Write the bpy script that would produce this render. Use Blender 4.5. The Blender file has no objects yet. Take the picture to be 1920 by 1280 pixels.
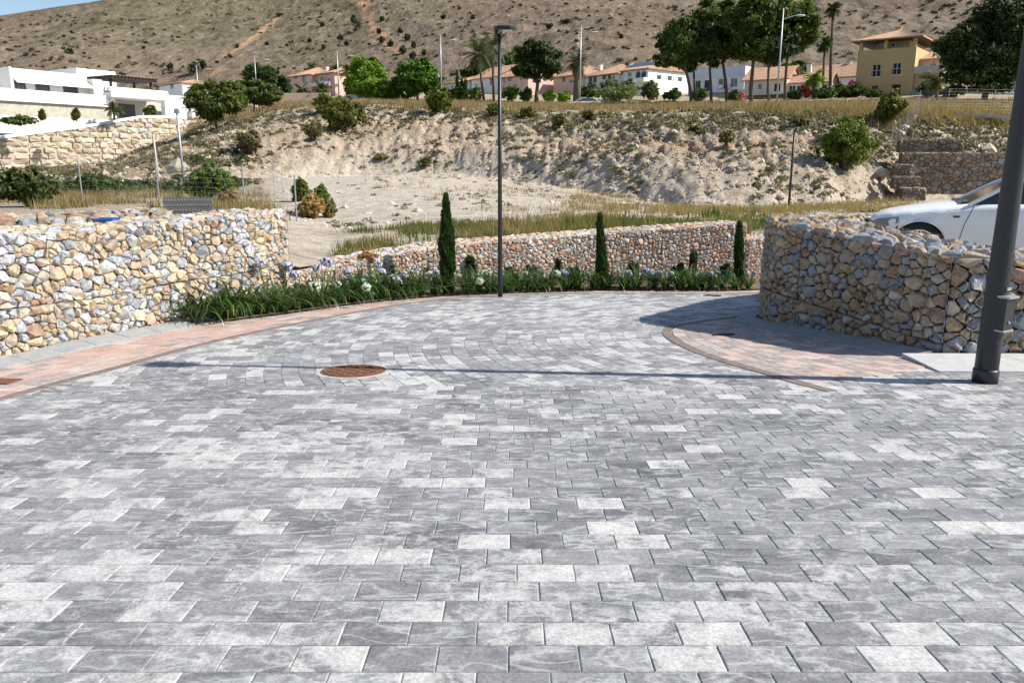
import bpy, math, random
import numpy as np
from mathutils import Vector

# ---------------------------------------------------------------- camera, sky, sun, exposure
SC = bpy.context.scene
COL = SC.collection
F, CX, CY = 1480.0, 960.0, 640.0
PITCH = math.atan(340 / 1480)
CP, SP = math.cos(PITCH), math.sin(PITCH)
ZC = 1.45                      # eye height above the paving
SLOPE = 0.0652                 # the street falls away from the camera
cam = bpy.data.cameras.new('camera'); cam.lens = 36 * F / 1920; cam.sensor_width = 36
cam.clip_start = 0.05; cam.clip_end = 6000
camo = bpy.data.objects.new('camera', cam); COL.objects.link(camo)
camo.location = (0, 0, ZC); camo.rotation_euler = (math.pi / 2 - PITCH, 0, 0)
SC.camera = camo
SUN_EL = math.radians(40.5)
SUN_DIR = Vector((0.994, -0.108, 0)).normalized() * math.cos(SUN_EL) + Vector((0, 0, math.sin(SUN_EL)))
world = bpy.data.worlds.new('World'); SC.world = world; world.use_nodes = True
wn = world.node_tree; bg = wn.nodes['Background']
sky = wn.nodes.new('ShaderNodeTexSky'); sky.sky_type = 'NISHITA'; sky.sun_disc = False
sky.sun_elevation = SUN_EL; sky.sun_rotation = math.atan2(SUN_DIR.x, SUN_DIR.y)
sky.air_density = 1.0; sky.dust_density = 0.6; sky.ozone_density = 1.5
wn.links.new(sky.outputs[0], bg.inputs[0]); bg.inputs[1].default_value = 0.095
sl = bpy.data.lights.new('sun', 'SUN'); sl.energy = 4.6; sl.angle = math.radians(0.53); sl.color = (1, 0.955, 0.88)
so = bpy.data.objects.new('sun', sl); COL.objects.link(so)
so.rotation_euler = (-SUN_DIR).to_track_quat('-Z', 'Y').to_euler(); so.location = (20, -5, 30)
SC.view_settings.view_transform = 'Standard'; SC.view_settings.look = 'None'
SC.view_settings.exposure = 0.62; SC.view_settings.gamma = 1.0
SC.cycles.max_bounces = 6; SC.cycles.transparent_max_bounces = 6

random.seed(11); rng = np.random.default_rng(11)
U = random.uniform

# ---------------------------------------------------------------- pixel rays and noise
def ray(x, y):
    v = y - CY
    return np.array([x - CX, F * CP - v * SP, -F * SP - v * CP])
def P(x, y, Y):                       # the point at depth Y seen at a photo pixel
    d = ray(x, y); t = Y / d[1]
    return np.array([d[0] * t, Y, ZC + d[2] * t])
def zroad(Y): return -SLOPE * Y
def G(x, y):                          # pixel on the paving
    d = ray(x, y); t = -ZC / (d[2] + SLOPE * d[1])
    return np.array([d[0] * t, d[1] * t, ZC + d[2] * t])
def project(p):
    q = np.array(p, float) - np.array([0, 0, ZC])
    dep = q[1] * CP - q[2] * SP
    return CX + F * q[0] / dep, CY - F * (q[1] * SP + q[2] * CP) / dep, dep
def _h(ix, iy, seed):
    n = (ix.astype(np.int64) * 374761393 + iy.astype(np.int64) * 668265263 + seed * 974634777) & 0x7fffffff
    n = ((n ^ (n >> 13)) * 1274126177) & 0x7fffffff
    n = ((n ^ (n >> 16)) * 374761393) & 0x7fffffff
    return ((n >> 4) & 0xffff) / 65535.0
def vnoise(x, y, seed=0):
    x = np.asarray(x, float); y = np.asarray(y, float)
    ix = np.floor(x); iy = np.floor(y); fx = x - ix; fy = y - iy
    fx = fx * fx * (3 - 2 * fx); fy = fy * fy * (3 - 2 * fy)
    a = _h(ix, iy, seed); b = _h(ix + 1, iy, seed); c = _h(ix, iy + 1, seed); d = _h(ix + 1, iy + 1, seed)
    return (a * (1 - fx) + b * fx) * (1 - fy) + (c * (1 - fx) + d * fx) * fy
def fbm(x, y, octv=4, seed=0, gain=0.5):
    s = 0; a = 1; tot = 0
    for o in range(octv):
        s = s + a * (vnoise(np.asarray(x) * 2 ** o + 17.3 * o, np.asarray(y) * 2 ** o - 9.1 * o, seed + o) - 0.5); tot += a; a *= gain
    return s / tot * 2

# ---------------------------------------------------------------- materials
def mk(name):
    m = bpy.data.materials.new(name); m.use_nodes = True
    nt = m.node_tree; b = nt.nodes['Principled BSDF']
    return m, nt, b
def N(nt, t, **kw):
    n = nt.nodes.new(t)
    for k, v in kw.items():
        setattr(n, k, v)
    return n
def ramp(nt, fac, stops):
    r = N(nt, 'ShaderNodeValToRGB'); e = r.color_ramp.elements
    while len(e) < len(stops): e.new(0.5)
    for el, (p, c) in zip(e, stops):
        el.position = p; el.color = (c[0], c[1], c[2], 1) if len(c) == 3 else c
    nt.links.new(fac, r.inputs[0]); return r.outputs[0]
def mixc(nt, fac, a, b, mode='MIX'):
    n = N(nt, 'ShaderNodeMix', data_type='RGBA', blend_type=mode)
    for sock, v in ((n.inputs[0], fac), (n.inputs[6], a), (n.inputs[7], b)):
        if isinstance(v, (int, float)): sock.default_value = v
        elif isinstance(v, tuple): sock.default_value = (v[0], v[1], v[2], 1)
        else: nt.links.new(v, sock)
    return n.outputs[2]
def noise(nt, scale, detail=4, rough=0.55, vec=None, w=None, dist=0.0):
    n = N(nt, 'ShaderNodeTexNoise')
    if w is not None:
        n.noise_dimensions = '4D'; nt.links.new(w, n.inputs['W'])
    n.inputs['Scale'].default_value = scale; n.inputs['Detail'].default_value = detail
    n.inputs['Roughness'].default_value = rough; n.inputs['Distortion'].default_value = dist
    if vec is not None: nt.links.new(vec, n.inputs['Vector'])
    return n.outputs[0]
def wpos(nt, scale=(1, 1, 1)):
    g = N(nt, 'ShaderNodeNewGeometry'); mp = N(nt, 'ShaderNodeMapping'); mp.inputs['Scale'].default_value = scale
    nt.links.new(g.outputs['Position'], mp.inputs[0]); return mp.outputs[0]
def bump(nt, b, h, strength=0.4, dist=0.02):
    n = N(nt, 'ShaderNodeBump'); n.inputs['Strength'].default_value = strength; n.inputs['Distance'].default_value = dist
    nt.links.new(h, n.inputs['Height']); nt.links.new(n.outputs[0], b.inputs['Normal'])
def attr(nt, name='Col'):
    return N(nt, 'ShaderNodeAttribute', attribute_name=name)
def plain(name, c, rough=0.7, var=0.12, scale=3.0, bmp=0.0, metal=0.0, coat=0.0, spec=0.5, bd=0.01):
    m, nt, b = mk(name); v = wpos(nt)
    n = noise(nt, scale, 5, 0.6, v)
    lo = tuple(x * (1 - var) for x in c); hi = tuple(min(1, x * (1 + var)) for x in c)
    nt.links.new(ramp(nt, n, [(0.3, lo), (0.7, hi)]), b.inputs['Base Color'])
    b.inputs['Roughness'].default_value = rough; b.inputs['Metallic'].default_value = metal
    b.inputs['Coat Weight'].default_value = coat; b.inputs['Specular IOR Level'].default_value = spec
    if bmp: bump(nt, b, noise(nt, scale * 6, 5, 0.65, v), bmp, bd)
    return m
def attrmat(name, rough=0.85, var=0.25, scale=8.0, bmp=0.3, bd=0.01, spec=0.3, vein=None):
    m, nt, b = mk(name); v = wpos(nt); a = attr(nt)
    n = noise(nt, scale, 6, 0.62, v)
    f = ramp(nt, n, [(0.28, (1 - var,) * 3), (0.72, (1 + var,) * 3)])
    c = mixc(nt, 1.0, a.outputs[0], f, 'MULTIPLY')
    if vein:
        n3 = noise(nt, scale * 0.32, 5, 0.65, v)
        c = mixc(nt, ramp(nt, n3, [(0.49, (0, 0, 0)), (0.62, (0.5,) * 3)]), c, (0.33, 0.335, 0.345))
        n2 = noise(nt, scale * 0.7, 5, 0.7, v, dist=0.6)
        c = mixc(nt, ramp(nt, n2, [(0.5, (0, 0, 0)), (0.63, (0.4,) * 3)]), c, vein)
    nt.links.new(c, b.inputs['Base Color']); b.inputs['Roughness'].default_value = rough
    b.inputs['Specular IOR Level'].default_value = spec
    if bmp: bump(nt, b, noise(nt, scale * 5, 5, 0.7, v), bmp, bd)
    return m
def leafmat(name, trans=0.3, rough=0.55, spec=0.3):
    m, nt, b = mk(name); a = attr(nt); out = nt.nodes['Material Output']
    nt.links.new(a.outputs[0], b.inputs['Base Color']); b.inputs['Roughness'].default_value = rough
    b.inputs['Specular IOR Level'].default_value = spec
    t = N(nt, 'ShaderNodeBsdfTranslucent'); mx = N(nt, 'ShaderNodeMixShader'); mx.inputs[0].default_value = trans
    c = mixc(nt, 1.0, a.outputs[0], (1.1, 1.25, 0.55), 'MULTIPLY'); nt.links.new(c, t.inputs[0])
    nt.links.new(b.outputs[0], mx.inputs[1]); nt.links.new(t.outputs[0], mx.inputs[2]); nt.links.new(mx.outputs[0], out.inputs[0])
    return m
def pavermat(name, src, warm=False):
    m, nt, b = mk(name)
    if src == 'object':
        o = N(nt, 'ShaderNodeObjectInfo'); colr = o.outputs['Color']
    else:
        colr = attr(nt).outputs[0]
    s = N(nt, 'ShaderNodeSeparateColor'); nt.links.new(colr, s.inputs[0])
    tone, white, seed = s.outputs[0], s.outputs[1], s.outputs[2]
    w = N(nt, 'ShaderNodeMath', operation='MULTIPLY'); nt.links.new(seed, w.inputs[0]); w.inputs[1].default_value = 60
    v = wpos(nt); vs = wpos(nt, (0.34, 1.0, 1.0))
    if warm:
        base = ramp(nt, tone, [(0.0, (0.19, 0.18, 0.18)), (0.27, (0.31, 0.29, 0.275)), (0.34, (0.38, 0.225, 0.175)), (0.75, (0.50, 0.325, 0.26)), (1.0, (0.54, 0.43, 0.37))])
        lightc = (0.56, 0.50, 0.46)
    else:
        base = ramp(nt, tone, [(0.0, (0.095, 0.095, 0.1)), (0.5, (0.145, 0.145, 0.15)), (1.0, (0.225, 0.225, 0.23))])
        lightc = (0.60, 0.59, 0.555)
    cloud = noise(nt, 11, 9, 0.74, wpos(nt, (0.55, 1, 1)), w.outputs[0], 0.3)
    c = mixc(nt, ramp(nt, cloud, [(0.40, (0, 0, 0)), (0.53, (0.3,) * 3), (0.64, (1,) * 3)]), base, (0.385, 0.385, 0.385) if not warm else (0.5, 0.36, 0.3))
    # pale efflorescence: patches with ragged borders, strength per stone
    pn = noise(nt, 7.5, 9, 0.72, v, w.outputs[0], 0.4)
    ad = N(nt, 'ShaderNodeMath', operation='ADD'); nt.links.new(pn, ad.inputs[0]); nt.links.new(white, ad.inputs[1])
    c = mixc(nt, ramp(nt, ad.outputs[0], [(0.76, (0, 0, 0)), (0.86, (0.6,) * 3), (1.0, (0.95,) * 3)]), c, lightc)
    # thin wavy ridges of the slate relief
    rn = noise(nt, 8.5, 2.5, 0.45, vs, w.outputs[0], 0.5)
    ridge = ramp(nt, rn, [(0.455, (0, 0, 0)), (0.49, (1, 1, 1)), (0.515, (0, 0, 0))])
    rk = N(nt, 'ShaderNodeMath', operation='MULTIPLY'); nt.links.new(ridge, rk.inputs[0]); rk.inputs[1].default_value = 0.6
    c = mixc(nt, rk.outputs[0], c, (0.5, 0.5, 0.5) if not warm else (0.55, 0.45, 0.4))
    # dust and dirt that runs across the stones
    dn = noise(nt, 0.9, 5, 0.6, v)
    c = mixc(nt, ramp(nt, dn, [(0.42, (0.0,) * 3), (0.72, (0.3,) * 3)]), c, (0.44, 0.435, 0.43) if not warm else (0.5, 0.43, 0.39))
    gn = noise(nt, 75, 4, 0.75, v)
    c = mixc(nt, 1.0, c, ramp(nt, gn, [(0.33, (0.66,) * 3), (0.5, (1,) * 3), (0.7, (1.28,) * 3)]), 'MULTIPLY')
    nt.links.new(c, b.inputs['Base Color']); b.inputs['Roughness'].default_value = 0.72
    b.inputs['Specular IOR Level'].default_value = 0.35
    hs = mixc(nt, 0.5, rn, noise(nt, 60, 4, 0.7, v)); bump(nt, b, hs, 0.55, 0.006)
    return m
M = {}
M['paver'] = pavermat('grey_slate_paver_object', 'object'); M['paver_j'] = pavermat('grey_slate_paver', 'mesh')
M['paver_w'] = pavermat('red_paver', 'mesh', True)
M['joint'] = plain('sand_joint', (0.46, 0.45, 0.43), 0.95, 0.3, 20, 0.3)
M['border'] = plain('brown_border_stone', (0.2, 0.16, 0.14), 0.8, 0.25, 12, 0.3)
M['kerb'] = plain('grey_kerb_concrete', (0.29, 0.295, 0.29), 0.85, 0.15, 9, 0.25)
M['kerb_w'] = plain('pale_kerb_concrete', (0.48, 0.475, 0.46), 0.85, 0.12, 9, 0.25)
M['stone'] = attrmat('gabion_stone', 0.8, 0.3, 22, 0.5, 0.012, 0.35, vein=(0.52, 0.47, 0.4))
M['stone_far'] = attrmat('gabion_stone_far', 0.85, 0.25, 14, 0.4, 0.02)
M['core'] = plain('gabion_core_gap_shade', (0.10, 0.08, 0.06), 0.95, 0.35, 16, 0.6, bd=0.03)  # coloured dark to put crevice shade into the gaps
M['wire'] = plain('galvanised_wire', (0.36, 0.37, 0.38), 0.5, 0.1, 5, metal=0.6)
M['soil'] = plain('planting_soil', (0.2, 0.13, 0.08), 0.95, 0.4, 14, 0.6, bd=0.02)
M['lamp'] = plain('anthracite_paint', (0.018, 0.021, 0.025), 0.42, 0.1, 8)
M['lampface'] = plain('lamp_lens', (0.5, 0.5, 0.48), 0.3)
M['steel'] = plain('galvanised_steel', (0.42, 0.43, 0.44), 0.45, 0.1, 4, metal=0.5)
M['rust'] = plain('rusty_iron', (0.17, 0.075, 0.035), 0.85, 0.45, 22, 0.6)
M['iron'] = plain('dark_iron', (0.03, 0.03, 0.032), 0.7, 0.3, 12, 0.3)
M['mortar'] = plain('mortar_ring', (0.48, 0.45, 0.42), 0.95, 0.25, 25, 0.5)
M['blue'] = plain('blue_plastic', (0.02, 0.16, 0.55), 0.45, 0.1)
M['leaf'] = leafmat('foliage'); M['grass'] = leafmat('grass_blades', 0.25, 0.8, 0.1); M['petal'] = leafmat('petals', 0.35, 0.6)
M['strap'] = leafmat('strap_leaf', 0.25, 0.32, 0.6)
M['bark'] = plain('pine_bark', (0.12, 0.085, 0.06), 0.95, 0.35, 6, 0.6, bd=0.05)
M['palmbark'] = plain('palm_trunk_fibre', (0.13, 0.10, 0.07), 0.95, 0.35, 8, 0.6, bd=0.05)
M['white'] = plain('white_render', (0.8, 0.8, 0.79), 0.8, 0.04, 0.8)
M['offwhite'] = plain('offwhite_render', (0.66, 0.62, 0.55), 0.85, 0.06, 0.8)
M['pink'] = plain('pink_render', (0.66, 0.44, 0.37), 0.85, 0.07, 0.8)
M['peach'] = plain('peach_render', (0.66, 0.47, 0.34), 0.85, 0.07, 0.8)
M['orange'] = plain('orange_render', (0.52, 0.25, 0.14), 0.85, 0.1, 0.8)
M['yellow'] = plain('ochre_render', (0.50, 0.375, 0.19), 0.85, 0.06, 0.6)
M['blueish'] = plain('pale_blue_render', (0.62, 0.70, 0.78), 0.8, 0.05, 0.8)
M['stonecl'] = plain('beige_stone_cladding', (0.45, 0.42, 0.34), 0.9, 0.22, 2.2, 0.4, bd=0.05)
M['concrete'] = plain('concrete', (0.5, 0.47, 0.42), 0.9, 0.12, 3, 0.3)
M['asphalt'] = plain('asphalt', (0.09, 0.09, 0.09), 0.9, 0.2, 3)
M['wood'] = plain('dark_timber', (0.045, 0.03, 0.022), 0.75, 0.25, 3)
M['frame'] = plain('white_window_frame', (0.7, 0.7, 0.7), 0.5, 0.03)
M['dframe'] = plain('dark_window_frame', (0.06, 0.06, 0.065), 0.5, 0.1)
M['globe'] = plain('cream_globe', (0.75, 0.68, 0.5), 0.4, 0.03)
def glassmat():
    m, nt, b = mk('window_glass'); b.inputs['Base Color'].default_value = (0.03, 0.04, 0.05, 1)
    b.inputs['Roughness'].default_value = 0.08; b.inputs['Specular IOR Level'].default_value = 0.8; return m
M['glass'] = glassmat()
def tilemat():
    m, nt, b = mk('terracotta_roof_tiles'); v = wpos(nt); n = noise(nt, 2.6, 5, 0.7, v)
    nt.links.new(ramp(nt, n, [(0.3, (0.26, 0.14, 0.08)), (0.5, (0.42, 0.25, 0.15)), (0.7, (0.55, 0.38, 0.25))]), b.inputs['Base Color'])
    b.inputs['Roughness'].default_value = 0.9; return m
M['tile'] = tilemat()
def paint(name, c):
    m, nt, b = mk(name); b.inputs['Base Color'].default_value = (*c, 1); b.inputs['Roughness'].default_value = 0.45
    b.inputs['Coat Weight'].default_value = 0.35; b.inputs['Coat Roughness'].default_value = 0.04; return m
M['carwhite'] = paint('white_car_paint', (0.86, 0.86, 0.85)); M['carsilver'] = paint('silver_car_paint', (0.55, 0.56, 0.58))
M['carblack'] = paint('gloss_black', (0.012, 0.012, 0.014)); M['tyre'] = plain('tyre_rubber', (0.02, 0.02, 0.02), 0.9)
M['well'] = plain('wheel_well', (0.008, 0.008, 0.008), 0.95)
M['rim'] = plain('alloy', (0.6, 0.6, 0.62), 0.3, 0.05, metal=0.9)
M['lens'] = paint('headlight_lens', (0.16, 0.19, 0.24))

# ---------------------------------------------------------------- mesh helpers
def link_mesh(name, me, parent=None, loc=(0, 0, 0), mat=None):
    o = bpy.data.objects.new(name, me)
    if mat is not None and not me.materials: me.materials.append(mat)
    COL.objects.link(o); o.location = loc
    if parent is not None: o.parent = parent
    return o
def wloc(o):
    l = np.array(o.location)
    return l + wloc(o.parent) if o.parent else l
def raw_mesh(name, V, Fc, col=None, smooth=False):
    """V (n,3) array, Fc list of faces or (m,k) array; col (n,3) point colours"""
    me = bpy.data.meshes.new(name)
    if isinstance(Fc, np.ndarray):
        m, k = Fc.shape
        me.vertices.add(len(V)); me.vertices.foreach_set('co', np.ascontiguousarray(V, np.float32).ravel())
        me.loops.add(m * k); me.loops.foreach_set('vertex_index', np.ascontiguousarray(Fc, np.int32).ravel())
        me.polygons.add(m); me.polygons.foreach_set('loop_start', np.arange(0, m * k, k, dtype=np.int32))
        me.polygons.foreach_set('loop_total', np.full(m, k, np.int32))
        me.update(calc_edges=True)
    else:
        me.from_pydata([tuple(v) for v in V], [], Fc); me.update()
    if col is not None:
        a = me.color_attributes.new('Col', 'FLOAT_COLOR', 'POINT')
        c = np.ones((len(V), 4), np.float32); c[:, :3] = col; a.data.foreach_set('color', c.ravel())
    me.polygons.foreach_set('use_smooth', np.full(len(me.polygons), smooth, bool))
    return me
def wobj(name, V, Fc, mat, parent=None, col=None, smooth=False):
    """mesh object from world-space vertices; its origin sits at its base centre"""
    V = np.asarray(V, float); c = V.mean(0); c[2] = V[:, 2].min()
    me = raw_mesh(name, V - c, Fc, col, smooth)
    loc = c - (wloc(parent) if parent is not None else 0)
    return link_mesh(name, me, parent, loc, mat)
def tag(o, label=None, cat=None, group=None, kind=None):
    if label: o['label'] = label
    if cat: o['category'] = cat
    if group: o['group'] = group
    if kind: o['kind'] = kind
    return o
def thing(name, label, cat, loc, group=None):
    o = bpy.data.objects.new(name, None); COL.objects.link(o); o.location = tuple(float(q) for q in loc); o.empty_display_size = 0.3
    return tag(o, label, cat, group)
def copy_tree(o, parent=None):
    c = o.copy(); COL.objects.link(c); c.parent = parent
    for ch in list(o.children):
        copy_tree(ch, c)
    return c
class MB:
    def __init__(s): s.v = []; s.f = []
    def add(s, V, Fc):
        o = len(s.v); s.v += [tuple(map(float, q)) for q in V]; s.f += [tuple(i + o for i in f) for f in Fc]; return s
    def obox(s, c, ax, ay, az):       # centre and three half-axis vectors
        c = np.array(c, float); ax = np.array(ax, float); ay = np.array(ay, float); az = np.array(az, float)
        V = [c + i * ax + j * ay + k * az for k in (-1, 1) for j in (-1, 1) for i in (-1, 1)]
        return s.add(V, [(0, 2, 3, 1), (4, 5, 7, 6), (0, 1, 5, 4), (2, 6, 7, 3), (0, 4, 6, 2), (1, 3, 7, 5)])
    def box(s, lo, hi):
        lo = np.array(lo, float); hi = np.array(hi, float); h = (hi - lo) / 2
        return s.obox((lo + hi) / 2, (h[0], 0, 0), (0, h[1], 0), (0, 0, h[2]))
    def tube(s, pts, rad, n=10, cap=True):
        pts = [np.array(p, float) for p in pts]
        if np.isscalar(rad): rad = [rad] * len(pts)
        V = []; up = None
        for i, p in enumerate(pts):
            t = pts[min(i + 1, len(pts) - 1)] - pts[max(i - 1, 0)]; t = t / (np.linalg.norm(t) + 1e-9)
            if up is None: up = np.array([1.0, 0, 0]) if abs(t[0]) < 0.9 else np.array([0, 1.0, 0])
            a = np.cross(t, up); a /= np.linalg.norm(a); b = np.cross(t, a); up = -b if False else up
            for k in range(n):
                q = 2 * math.pi * k / n; V.append(p + rad[i] * (math.cos(q) * a + math.sin(q) * b))
        Fc = [(i * n + k, i * n + (k + 1) % n, (i + 1) * n + (k + 1) % n, (i + 1) * n + k) for i in range(len(pts) - 1) for k in range(n)]
        if cap: Fc += [tuple(range(n))[::-1], tuple((len(pts) - 1) * n + k for k in range(n))]
        return s.add(V, Fc)
    def sphere(s, c, r, nu=12, nv=8):
        c = np.array(c, float); r = np.array(r, float) if not np.isscalar(r) else np.array([r, r, r])
        V = [c + r * np.array([0, 0, -1])]
        for j in range(1, nv):
            th = math.pi * j / nv
            for i in range(nu):
                ph = 2 * math.pi * i / nu; V.append(c + r * np.array([math.sin(th) * math.cos(ph), math.sin(th) * math.sin(ph), -math.cos(th)]))
        V.append(c + r * np.array([0, 0, 1])); L = len(V) - 1
        Fc = [(0, 1 + (i + 1) % nu, 1 + i) for i in range(nu)]
        for j in range(nv - 2):
            for i in range(nu):
                a = 1 + j * nu + i; b = 1 + j * nu + (i + 1) % nu; Fc.append((a, b, b + nu, a + nu))
        Fc += [(L, 1 + (nv - 2) * nu + i, 1 + (nv - 2) * nu + (i + 1) % nu) for i in range(nu)]
        return s.add(V, Fc)
    def build(s, name, mat, parent=None, smooth=False):
        return wobj(name, s.v, s.f, mat, parent, None, smooth)
class Path:
    """smooth plan curve through points; left normal = (-dy, dx)"""
    def __init__(s, pts, vals=None, step=0.04):
        p = np.array(pts, float)[:, :2]; n = len(p); out = []; vv = []
        ext = np.vstack([2 * p[0] - p[1], p, 2 * p[-1] - p[-2]])
        for i in range(n - 1):
            p0, p1, p2, p3 = ext[i:i + 4]; m = max(2, int(np.linalg.norm(p2 - p1) / step))
            for k in range(m):
                t = k / m
                out.append(0.5 * ((2 * p1) + (-p0 + p2) * t + (2 * p0 - 5 * p1 + 4 * p2 - p3) * t * t + (-p0 + 3 * p1 - 3 * p2 + p3) * t ** 3))
                if vals is not None: vv.append(vals[i] * (1 - t) + vals[i + 1] * t)
        out.append(p[-1]); vv.append(vals[-1] if vals is not None else 0)
        s.p = np.array(out); d = np.linalg.norm(np.diff(s.p, axis=0), axis=1); s.s = np.concatenate([[0], np.cumsum(d)]); s.L = s.s[-1]; s.v = np.array(vv)
        t = np.gradient(s.p, axis=0); k = 7
        tp = np.vstack([np.repeat(t[:1], k, 0), t, np.repeat(t[-1:], k, 0)])
        t = np.array([tp[i:i + 2 * k + 1].mean(0) for i in range(len(t))]); s.t = t / np.linalg.norm(t, axis=1)[:, None]
    def at(s, q):
        q = np.asarray(q, float)
        x = np.interp(q, s.s, s.p[:, 0]); y = np.interp(q, s.s, s.p[:, 1]); tx = np.interp(q, s.s, s.t[:, 0]); ty = np.interp(q, s.s, s.t[:, 1])
        return np.stack([x, y], -1), np.stack([tx, ty], -1)
    def nrm(s, q):
        _, t = s.at(q); return np.stack([-t[..., 1], t[..., 0]], -1)
    def val(s, q): return np.interp(q, s.s, s.v)
    def near(s, p):
        d = np.linalg.norm(s.p - np.array(p[:2]), axis=1); i = int(d.argmin()); return i, d[i]
def clip(poly, p, n):                 # keep the side where (q-p).n <= 0
    out = []; m = len(poly)
    for i in range(m):
        a = poly[i]; b = poly[(i + 1) % m]
        da = (a[0] - p[0]) * n[0] + (a[1] - p[1]) * n[1]; db = (b[0] - p[0]) * n[0] + (b[1] - p[1]) * n[1]
        if da <= 0: out.append(a)
        if (da < 0 < db) or (db < 0 < da):
            t = da / (da - db); out.append((a[0] + t * (b[0] - a[0]), a[1] + t * (b[1] - a[1])))
    return out
def area2(poly):
    return 0.5 * sum(poly[i][0] * poly[(i + 1) % len(poly)][1] - poly[(i + 1) % len(poly)][0] * poly[i][1] for i in range(len(poly)))
def ribbon(pathA, pathB, n, z, name, mat, parent=None):
    """strip of ground between two plan curves"""
    a, _ = pathA.at(np.linspace(0, pathA.L, n)); b, _ = pathB.at(np.linspace(0, pathB.L, n))
    V = []; Fc = []
    for i in range(n):
        V += [(a[i][0], a[i][1], z(a[i])), (b[i][0], b[i][1], z(b[i]))]
        if i: Fc.append((2 * i - 2, 2 * i, 2 * i + 1, 2 * i - 1))
    return wobj(name, V, Fc, mat, parent)
class Bag:
    """joins many small pieces with colours into one mesh"""
    def __init__(s): s.V = []; s.F = []; s.C = []; s.n = 0
    def add(s, V, Fc, c):
        s.V.append(np.asarray(V, float)); s.F += [tuple(i + s.n for i in f) for f in Fc]
        s.C.append(np.tile(np.array(c, float), (len(V), 1))); s.n += len(V)
    def build(s, name, mat, parent=None):
        if not s.V: return None
        V = np.vstack(s.V); o = wobj(name, V, s.F, mat, parent, np.vstack(s.C)); return o

# ---------------------------------------------------------------- terrain: feature lines read off the photograph (pixel, pixel, depth)
LINES = [
 [(-900, 405, 18), (0, 400, 18), (300, 398, 18), (470, 402, 17), (508, 415, 14.6), (540, 488, 12.9), (560, 493, 13.1), (620, 486, 14.3), (840, 460, 16.3), (1130, 436, 17.7), (1370, 427, 18.3), (1400, 446, 18.4), (1450, 444, 18.9), (1700, 430, 21.0), (2300, 425, 25), (3000, 425, 30)],
 [(-900, 372, 30), (0, 374, 30), (300, 371, 30), (500, 388, 27), (620, 425, 22), (840, 414, 24), (1130, 406, 26), (1400, 402, 27), (1700, 396, 28), (2300, 396, 33), (3000, 396, 38)],
 [(-900, 352, 45), (0, 354, 45), (200, 356, 47), (400, 348, 54), (500, 338, 60), (600, 331, 63), (700, 323, 65), (850, 326, 62), (1000, 341, 54), (1150, 366, 45), (1300, 391, 38), (1400, 394, 37), (1550, 384, 38.5), (1660, 376, 45.5), (1700, 373, 46.6), (1920, 368, 46.6), (3000, 368, 46.6)],
 [(-900, 330, 76), (0, 322, 86), (200, 303, 95), (350, 250, 103), (420, 230, 98), (520, 204, 92), (640, 194, 90), (800, 199, 84), (1000, 208, 76), (1200, 208, 67), (1400, 207, 60), (1550, 209, 57), (1700, 216, 56), (1920, 222, 56), (3000, 222, 56)],
 [(-900, 232, 120), (0, 232, 120), (200, 225, 118), (350, 222, 116), (520, 191, 128), (640, 185, 128), (800, 188, 120), (1000, 193, 108), (1200, 194, 95), (1400, 194, 88), (1550, 191, 86), (1700, 187, 86), (1920, 187, 86), (3000, 187, 86)],
 [(-900, 200, 210), (0, 200, 210), (350, 180, 210), (640, 168, 210), (1000, 165, 200), (1400, 165, 180), (1700, 158, 175), (3000, 150, 175)],
]
_TL = []
for L in LINES:
    w = np.array([P(*q) for q in L]); _TL.append((w[:, 0] / w[:, 1], w[:, 1], w[:, 2]))
def terr(X, Y, detail=True):
    X = np.asarray(X, float); Y = np.asarray(Y, float); a = X / np.maximum(Y, 1)
    ys = [np.interp(a, t[0], t[1]) for t in _TL]; zs = [np.interp(a, t[0], t[2]) for t in _TL]
    z = zs[0].copy(); zone = np.zeros_like(z)
    for k in range(len(ys) - 1):
        t = np.clip((Y - ys[k]) / (ys[k + 1] - ys[k]), 0, 1)
        tt = t
        if k == 2: tt = np.where(t < 0.2, t * 1.6, 0.32 + (t - 0.2) * 0.85); tt = tt / 1.0
        z = z + (zs[k + 1] - zs[k]) * tt; zone = zone + t
    if detail:
        bank = np.clip(1 - np.abs(zone - 2.5) / 0.62, 0, 1) ** 0.5
        lot = np.clip(1 - np.abs(zone - 1.2) / 1.2, 0, 1)
        u = fbm(X * 0.35, Y * 0.10, 4, 3); rid = np.abs(fbm(X * 0.9, Y * 0.22, 4, 9))
        z = z + bank * (0.55 * u - 0.6 * rid - 0.5 * np.abs(fbm(X * 2.3, Y * 0.42, 3, 15)) + 0.2 * fbm(X * 1.7, Y * 1.1, 3, 21)) + lot * 0.09 * fbm(X * 0.9, Y * 0.6, 4, 5)
        z = z + np.clip(zone - 3, 0, 1) * 0.22 * fbm(X * 0.2, Y * 0.2, 3, 7)
    return z, zone
def hz(X, Y): return float(terr(np.array([X]), np.array([Y]))[0][0])
def T(x, y, ymin=14.0, ymax=200.0):   # where a pixel's ray meets the terrain
    d = ray(x, y); Ys = np.linspace(ymin, ymax, 4000); t = Ys / d[1]
    z = ZC + d[2] * t; h, _ = terr(d[0] * t, Ys); hit = np.nonzero(z <= h)[0]
    i = hit[0] if len(hit) else np.argmin(z - h)
    return np.array([d[0] * t[i], Ys[i], h[i]])
def grid_faces(nr, nc):
    r = np.arange(nr - 1)[:, None]; c = np.arange(nc - 1)[None, :]; i = r * nc + c
    return np.stack([i, i + 1, i + nc + 1, i + nc], -1).reshape(-1, 4)
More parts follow.
